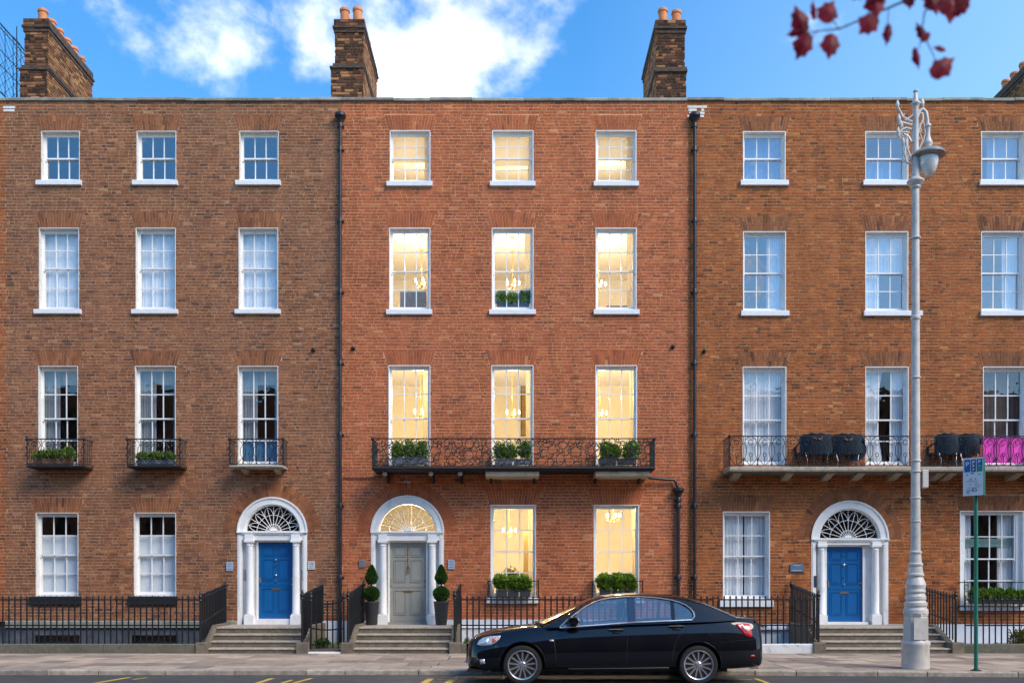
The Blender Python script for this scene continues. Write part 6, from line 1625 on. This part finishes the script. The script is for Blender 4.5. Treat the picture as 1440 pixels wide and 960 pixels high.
# windscreen, roof, rear window
def skin(i0, i1, name, mat, crown, bulge, drop=0., nsub=5):
    o_ = outline; pts = []
    for i in range(i0, i1):
        for k in range(nsub):
            t = k/nsub; pts.append((i+t, o_[i][0]+(o_[i+1][0]-o_[i][0])*t, o_[i][1]+(o_[i+1][1]-o_[i][1])*t))
    pts.append((i1, *o_[i1])); vs = []; K = 16
    for u, x, z in pts:
        ye = yside(x, z)+.012
        fr = max(0, 1-(x-.545)/.9); rr = max(0, (x-2.9)/.75)
        for k in range(K+1):
            s = -1+2*k/K; q = 1-s*s
            edge = 1-abs(s)**6
            vs.append((x - .13*fr*q + .10*rr*q, ye*s, z + (.046*(1-fr*.6)*(1-rr*.6))*q + .012*edge - drop))
    fs = [(a*(K+1)+k, a*(K+1)+k+1, (a+1)*(K+1)+k+1, (a+1)*(K+1)+k) for a in range(len(pts)-1) for k in range(K)]
    return MB().add(vs, fs).build(name, mat, car, smooth=60)
skin(0, 3, 'windscreen', M_cglass, 0, 0); skin(3, 9, 'roof', M_paint, 0, 0); skin(9, 13, 'rear_window', glass_mat('tinted_glass', (.12,.13,.14), .06, .05), 0, 0)
m = MB(); m.tube([(.50,-.70,.965),(.42,-.3,.985),(.40,0,.99),(.42,.3,.985),(.50,.70,.965)], .02, 6); m.build('wiper_cowl', M_trimblk, car)
# seams, handles, skirts
for side in (-1, 1):
    Z = lambda py: cz(py); X = lambda px: cxn(px)
    seam([(X(783),Z(884)),(X(779),Z(897)),(X(781.5),Z(920)),(X(783),Z(936))], side)
    seam([(X(885.5),Z(875.5)),(X(883.5),Z(890)),(X(881.5),Z(915)),(X(881),Z(936))], side)
    seam([(X(973),Z(872)),(X(968),Z(884)),(X(956),Z(893)),(X(949),Z(906)),(X(946),Z(925)),(X(944),Z(936))], side)
    seam([(X(783),Z(936)),(X(944),Z(936))], side, sub=20)
    seam([(X(702),Z(890)),(X(735),Z(883.5)),(X(770),Z(880))], side, .003)
    seam([(X(1026),Z(869.5)),(X(1034),Z(872)),(X(1052),Z(874))], side, .003)
    m = MB(); m.tube([surf(X(p),Z(942.5),side,-.01) for p in np.linspace(770,945,14)], .03, 6); m.build('side_skirt', M_paint, car, smooth=60)
    seam([(X(800),Z(940.4)),(X(941),Z(938.4))], side, .0045, M_chrome, 'skirt_trim', .012, sub=16)
    for a, b, y in ((857,877,885.6),(942,962.5,880.8)):
        h = MB(); x0_, x1_ = X(a), X(b); zz = Z(y); yy = surf((x0_+x1_)/2, zz, side, 0).y
        dr = seam([(x0_,zz),(x1_,zz-.0)], side, .012, M_paint, 'door_handle', .022, sub=4)
        seam([(x0_,zz+.012),(x1_,zz+.012)], side, .004, M_chrome, 'handle_trim', .032, parent=dr, sub=4)
        patch('handle_recess', [(X(a+3),Z(y-3)),(X(b-3),Z(y-3)),(X(b-4),Z(y+5)),(X(a+5),Z(y+5))], side, M_trimblk, .001, 2, parent=dr)
    patch('side_marker', [(X(773),Z(899)),(X(779),Z(899)),(X(779),Z(901.3)),(X(773),Z(901.3))], side, M_clear, .004, 1)
    # lights
    hl = patch('headlight', [(X(670),Z(906.5)),(X(673),Z(901)),(X(679),Z(897)),(X(690),Z(894.6)),(X(704),Z(893.8)),(X(702),Z(898.5)),(X(697),Z(903)),(X(690),Z(906.8)),(X(677),Z(908.3))], side, M_clear, .004, 3)
    patch('indicator', [(X(692),Z(898)),(X(700),Z(896.8)),(X(697),Z(901.5)),(X(692),Z(903))], side, M_amber, .012, 1, parent=hl)
    patch('reflector', [(X(674),Z(905)),(X(679),Z(899.5)),(X(687),Z(897)),(X(685),Z(904)),(X(677),Z(906.5))], side, M_chrome, .010, 2, parent=hl)
    tl = patch('tail_light', [(X(1036.5),Z(877.5)),(X(1048),Z(876.2)),(X(1057),Z(877)),(X(1059),Z(886)),(X(1060),Z(893)),(X(1057),Z(896)),(X(1050),Z(894)),(X(1042.5),Z(885))], side, M_red, .005, 3)
    patch('reversing_lens', [(X(1044),Z(879.5)),(X(1053),Z(879)),(X(1055.5),Z(886)),(X(1053.5),Z(889)),(X(1047),Z(885))], side, pbr('pale_red_lens', (.75,.32,.30), .1, coat=1.), .013, 2, parent=tl)
    patch('rear_reflector', [(X(1056),Z(921)),(X(1063),Z(920.5)),(X(1063),Z(923)),(X(1056),Z(923.5))], side, M_red, .006, 1)
    patch('fog_lamp', [(X(674),Z(927)),(X(681),Z(926.5)),(X(682),Z(933)),(X(675),Z(934))], side, M_clear, .003, 1)
    patch('bumper_vent', [(X(664),Z(924)),(X(672),Z(925)),(X(672),Z(936)),(X(666),Z(936))], side, M_trimblk, .002, 1)
    seam([(X(660),Z(921)),(X(683),Z(924.5))], side, .003)
    seam([(X(1013),Z(903)),(X(1030),Z(901)),(X(1062),Z(899))], side, .003)
    # wheel arch lips
    for x in WX:
        a = [surf(x+.368*math.cos(t), WZ+.01+.368*math.sin(t), side, .001) for t in np.linspace(.02, 3.12, 28)]
        MB().tube(a, .009, 6).build('arch_lip', M_paint, car, smooth=60)
    # mirror
    mx_, mz_ = X(806), Z(872.5)
    m = MB(); m.lathe([(.01,-.10),(.06,-.095),(.078,-.04),(.075,.03),(.06,.07),(.01,.085)], (mx_+.0, side*(.93), mz_), 16, 'y'); m.v = [((v[0]-mx_)*1.35+mx_, v[1], v[2]) for v in m.v]
    mi_ = m.build('door_mirror', M_paint, car, smooth=60)
    m = MB(); m.prism([(mx_-.05,mz_-.09),(mx_+.05,mz_-.09),(mx_+.03,mz_-.05),(mx_-.03,mz_-.05)], 'y', side*.78, side*.90); m.build('mirror_foot', M_trimblk, mi_)
# circular fuel flap on the street side
seam([(cxn(1003)+.085*math.cos(t), cz(885)+.085*math.sin(t)) for t in np.linspace(0, 6.283, 20)], -1, .0025, None, 'fuel_flap', 0., sub=2)
# boot lip, grille, bumpers, plate, exhaust
m = MB(); m.tube([(4.02,-.70,1.045),(4.07,-.4,1.072),(4.08,0,1.078),(4.07,.4,1.072),(4.02,.70,1.045)], .016, 6); m.build('boot_lip', M_paint, car, smooth=60)
m = MB(); m.prism([(-.30,.40),(.30,.40),(.36,.64),(-.36,.64)], 'x', -.765, -.70); gr = m.build('grille', M_trimblk, car)
for k in range(6): MB().box(-.775, -.765, -.33+.01*k*.3, .33-.01*k*.3, .43+.033*k, .440+.033*k).build('grille_slat', M_chrome, gr)
MB().box(-.775, -.755, -.26, .26, .30, .40).build('number_plate', pbr('plate_white', (.6,.6,.58), .4), car)
MB().prism([(-.75,.20),(-.70,.20),(-.40,.20),(-.40,.235),(-.72,.25)], 'y', -.74, .74).build('front_splitter', M_trimblk, car)
for s in (-.45, .45): MB().lathe([(.032,0),(.035,.14),(.028,.14),(.028,.05)], (3.96, s, .26), 14, 'x').build('exhaust_tip', M_chrome, car, smooth=40)
# underbody
MB().box(-.35, 3.55, -.60, .60, .19, .28).build('underbody', M_trimblk, car)
# wheels
def wheel(x, side):
    w = empty('wheel', (x, side*(HW-.115), WZ)); w.parent = car
    t = MB(); t.lathe([(.235,-.10),(.262,-.108),(.30,-.10),(.315,-.075),(.318,-.03),(.318,.03),(.315,.075),(.30,.10),(.262,.108),(.235,.10)], (0,0,0), 56, 'y', caps=False); t.build('tyre', M_tyre, w, smooth=35)
    r = MB(); r.lathe([(.242,-.10),(.236,-.106),(.222,-.10),(.214,-.07),(.205,.08),(.24,.10)], (0,0,0), 56, 'y', caps=False)
    r.build('rim', M_alloy, w, smooth=35)
    MB().lathe([(.15,.02*side),(.15,.035*side)], (0,0,0), 30, 'y').build('brake_disc', M_steel, w)
    MB().lathe([(.205,.06*side),(.205,.07*side)], (0,0,0), 30, 'y').build('wheel_well_back', M_trimblk, w)
    n = 13
    sp = MB()
    for k in range(n):
        a = 2*math.pi*k/n+.12; c, s_ = math.cos(a), math.sin(a)
        q = []
        for rr, ww, dy in ((.045,.015,.070),(.13,.010,.080),(.215,.0125,.088)):
            for sg in (-1, 1): q.append((c*rr - s_*ww*sg, side*dy, s_*rr + c*ww*sg))
            for sg in (1, -1): q.append((c*rr - s_*ww*sg*1.5, side*(dy-.035), s_*rr + c*ww*sg*1.5))
        f = []
        for i in range(2):
            for j in range(4): f.append((4*i+j, 4*i+4+j, 4*i+4+(j+1)%4, 4*i+(j+1)%4))
        sp.add(q, f)
    sp.build('spokes', M_alloy, w)['kind'] = 'stuff'
    h = MB(); h.lathe([(.058,side*.03),(.058,side*.072),(.040,side*.080),(.034,side*.074),(.030,side*.082),(.012,side*.086)], (0,0,0), 20, 'y'); h.build('hub_cap', M_alloy, w, smooth=35)
    for k in range(5):
        a = 2*math.pi*k/5+.3; MB().lathe([(.008,side*.06),(.008,side*.083)], (.047*math.cos(a),0,.047*math.sin(a)), 6, 'y').build('wheel_bolt', M_trimblk, w)
for x in WX:
    for s in (-1, 1): wheel(x, s)
# interior
for x in (1.75, 2.75):
    for s in (-.38, .38):
        st = empty('seat', (x, s, .42)); st.parent = car
        b = MB(); b.bbox(.0, .0+.0001, 0, 0, 0, 0) if False else None
        b = MB(); b.prism([(-.45,.0),(.05,.0),(.10,.12),(-.45,.16)], 'y', -.24, .24); b.build('cushion', M_seat, st)
        b = MB(); b.prism([(-.02,.05),(.12,.03),(.27,.62),(.17,.64)], 'y', -.23, .23); b.build('backrest', M_seat, st)
        b = MB(); b.prism([(.19,.64),(.27,.63),(.28,.80),(.21,.81)], 'y', -.12, .12); b.build('headrest', M_seat, st)
m = MB(); m.prism([(.65,.55),(1.10,.55),(1.12,.86),(1.0,.94),(.60,.93)], 'y', -.74, .74); m.build('dashboard', M_seat, car)
m = MB(); m.tube([(1.20+.05*math.sin(a)*.6, .36+.18*math.cos(a), .84+.18*math.sin(a)) for a in np.linspace(0, 6.283, 24)[:-1]], .013, 6, closed=True); m.tube([(1.15,.36,.84),(1.0,.36,.78)], .02, 6); m.build('steering_wheel', M_seat, car, smooth=60)
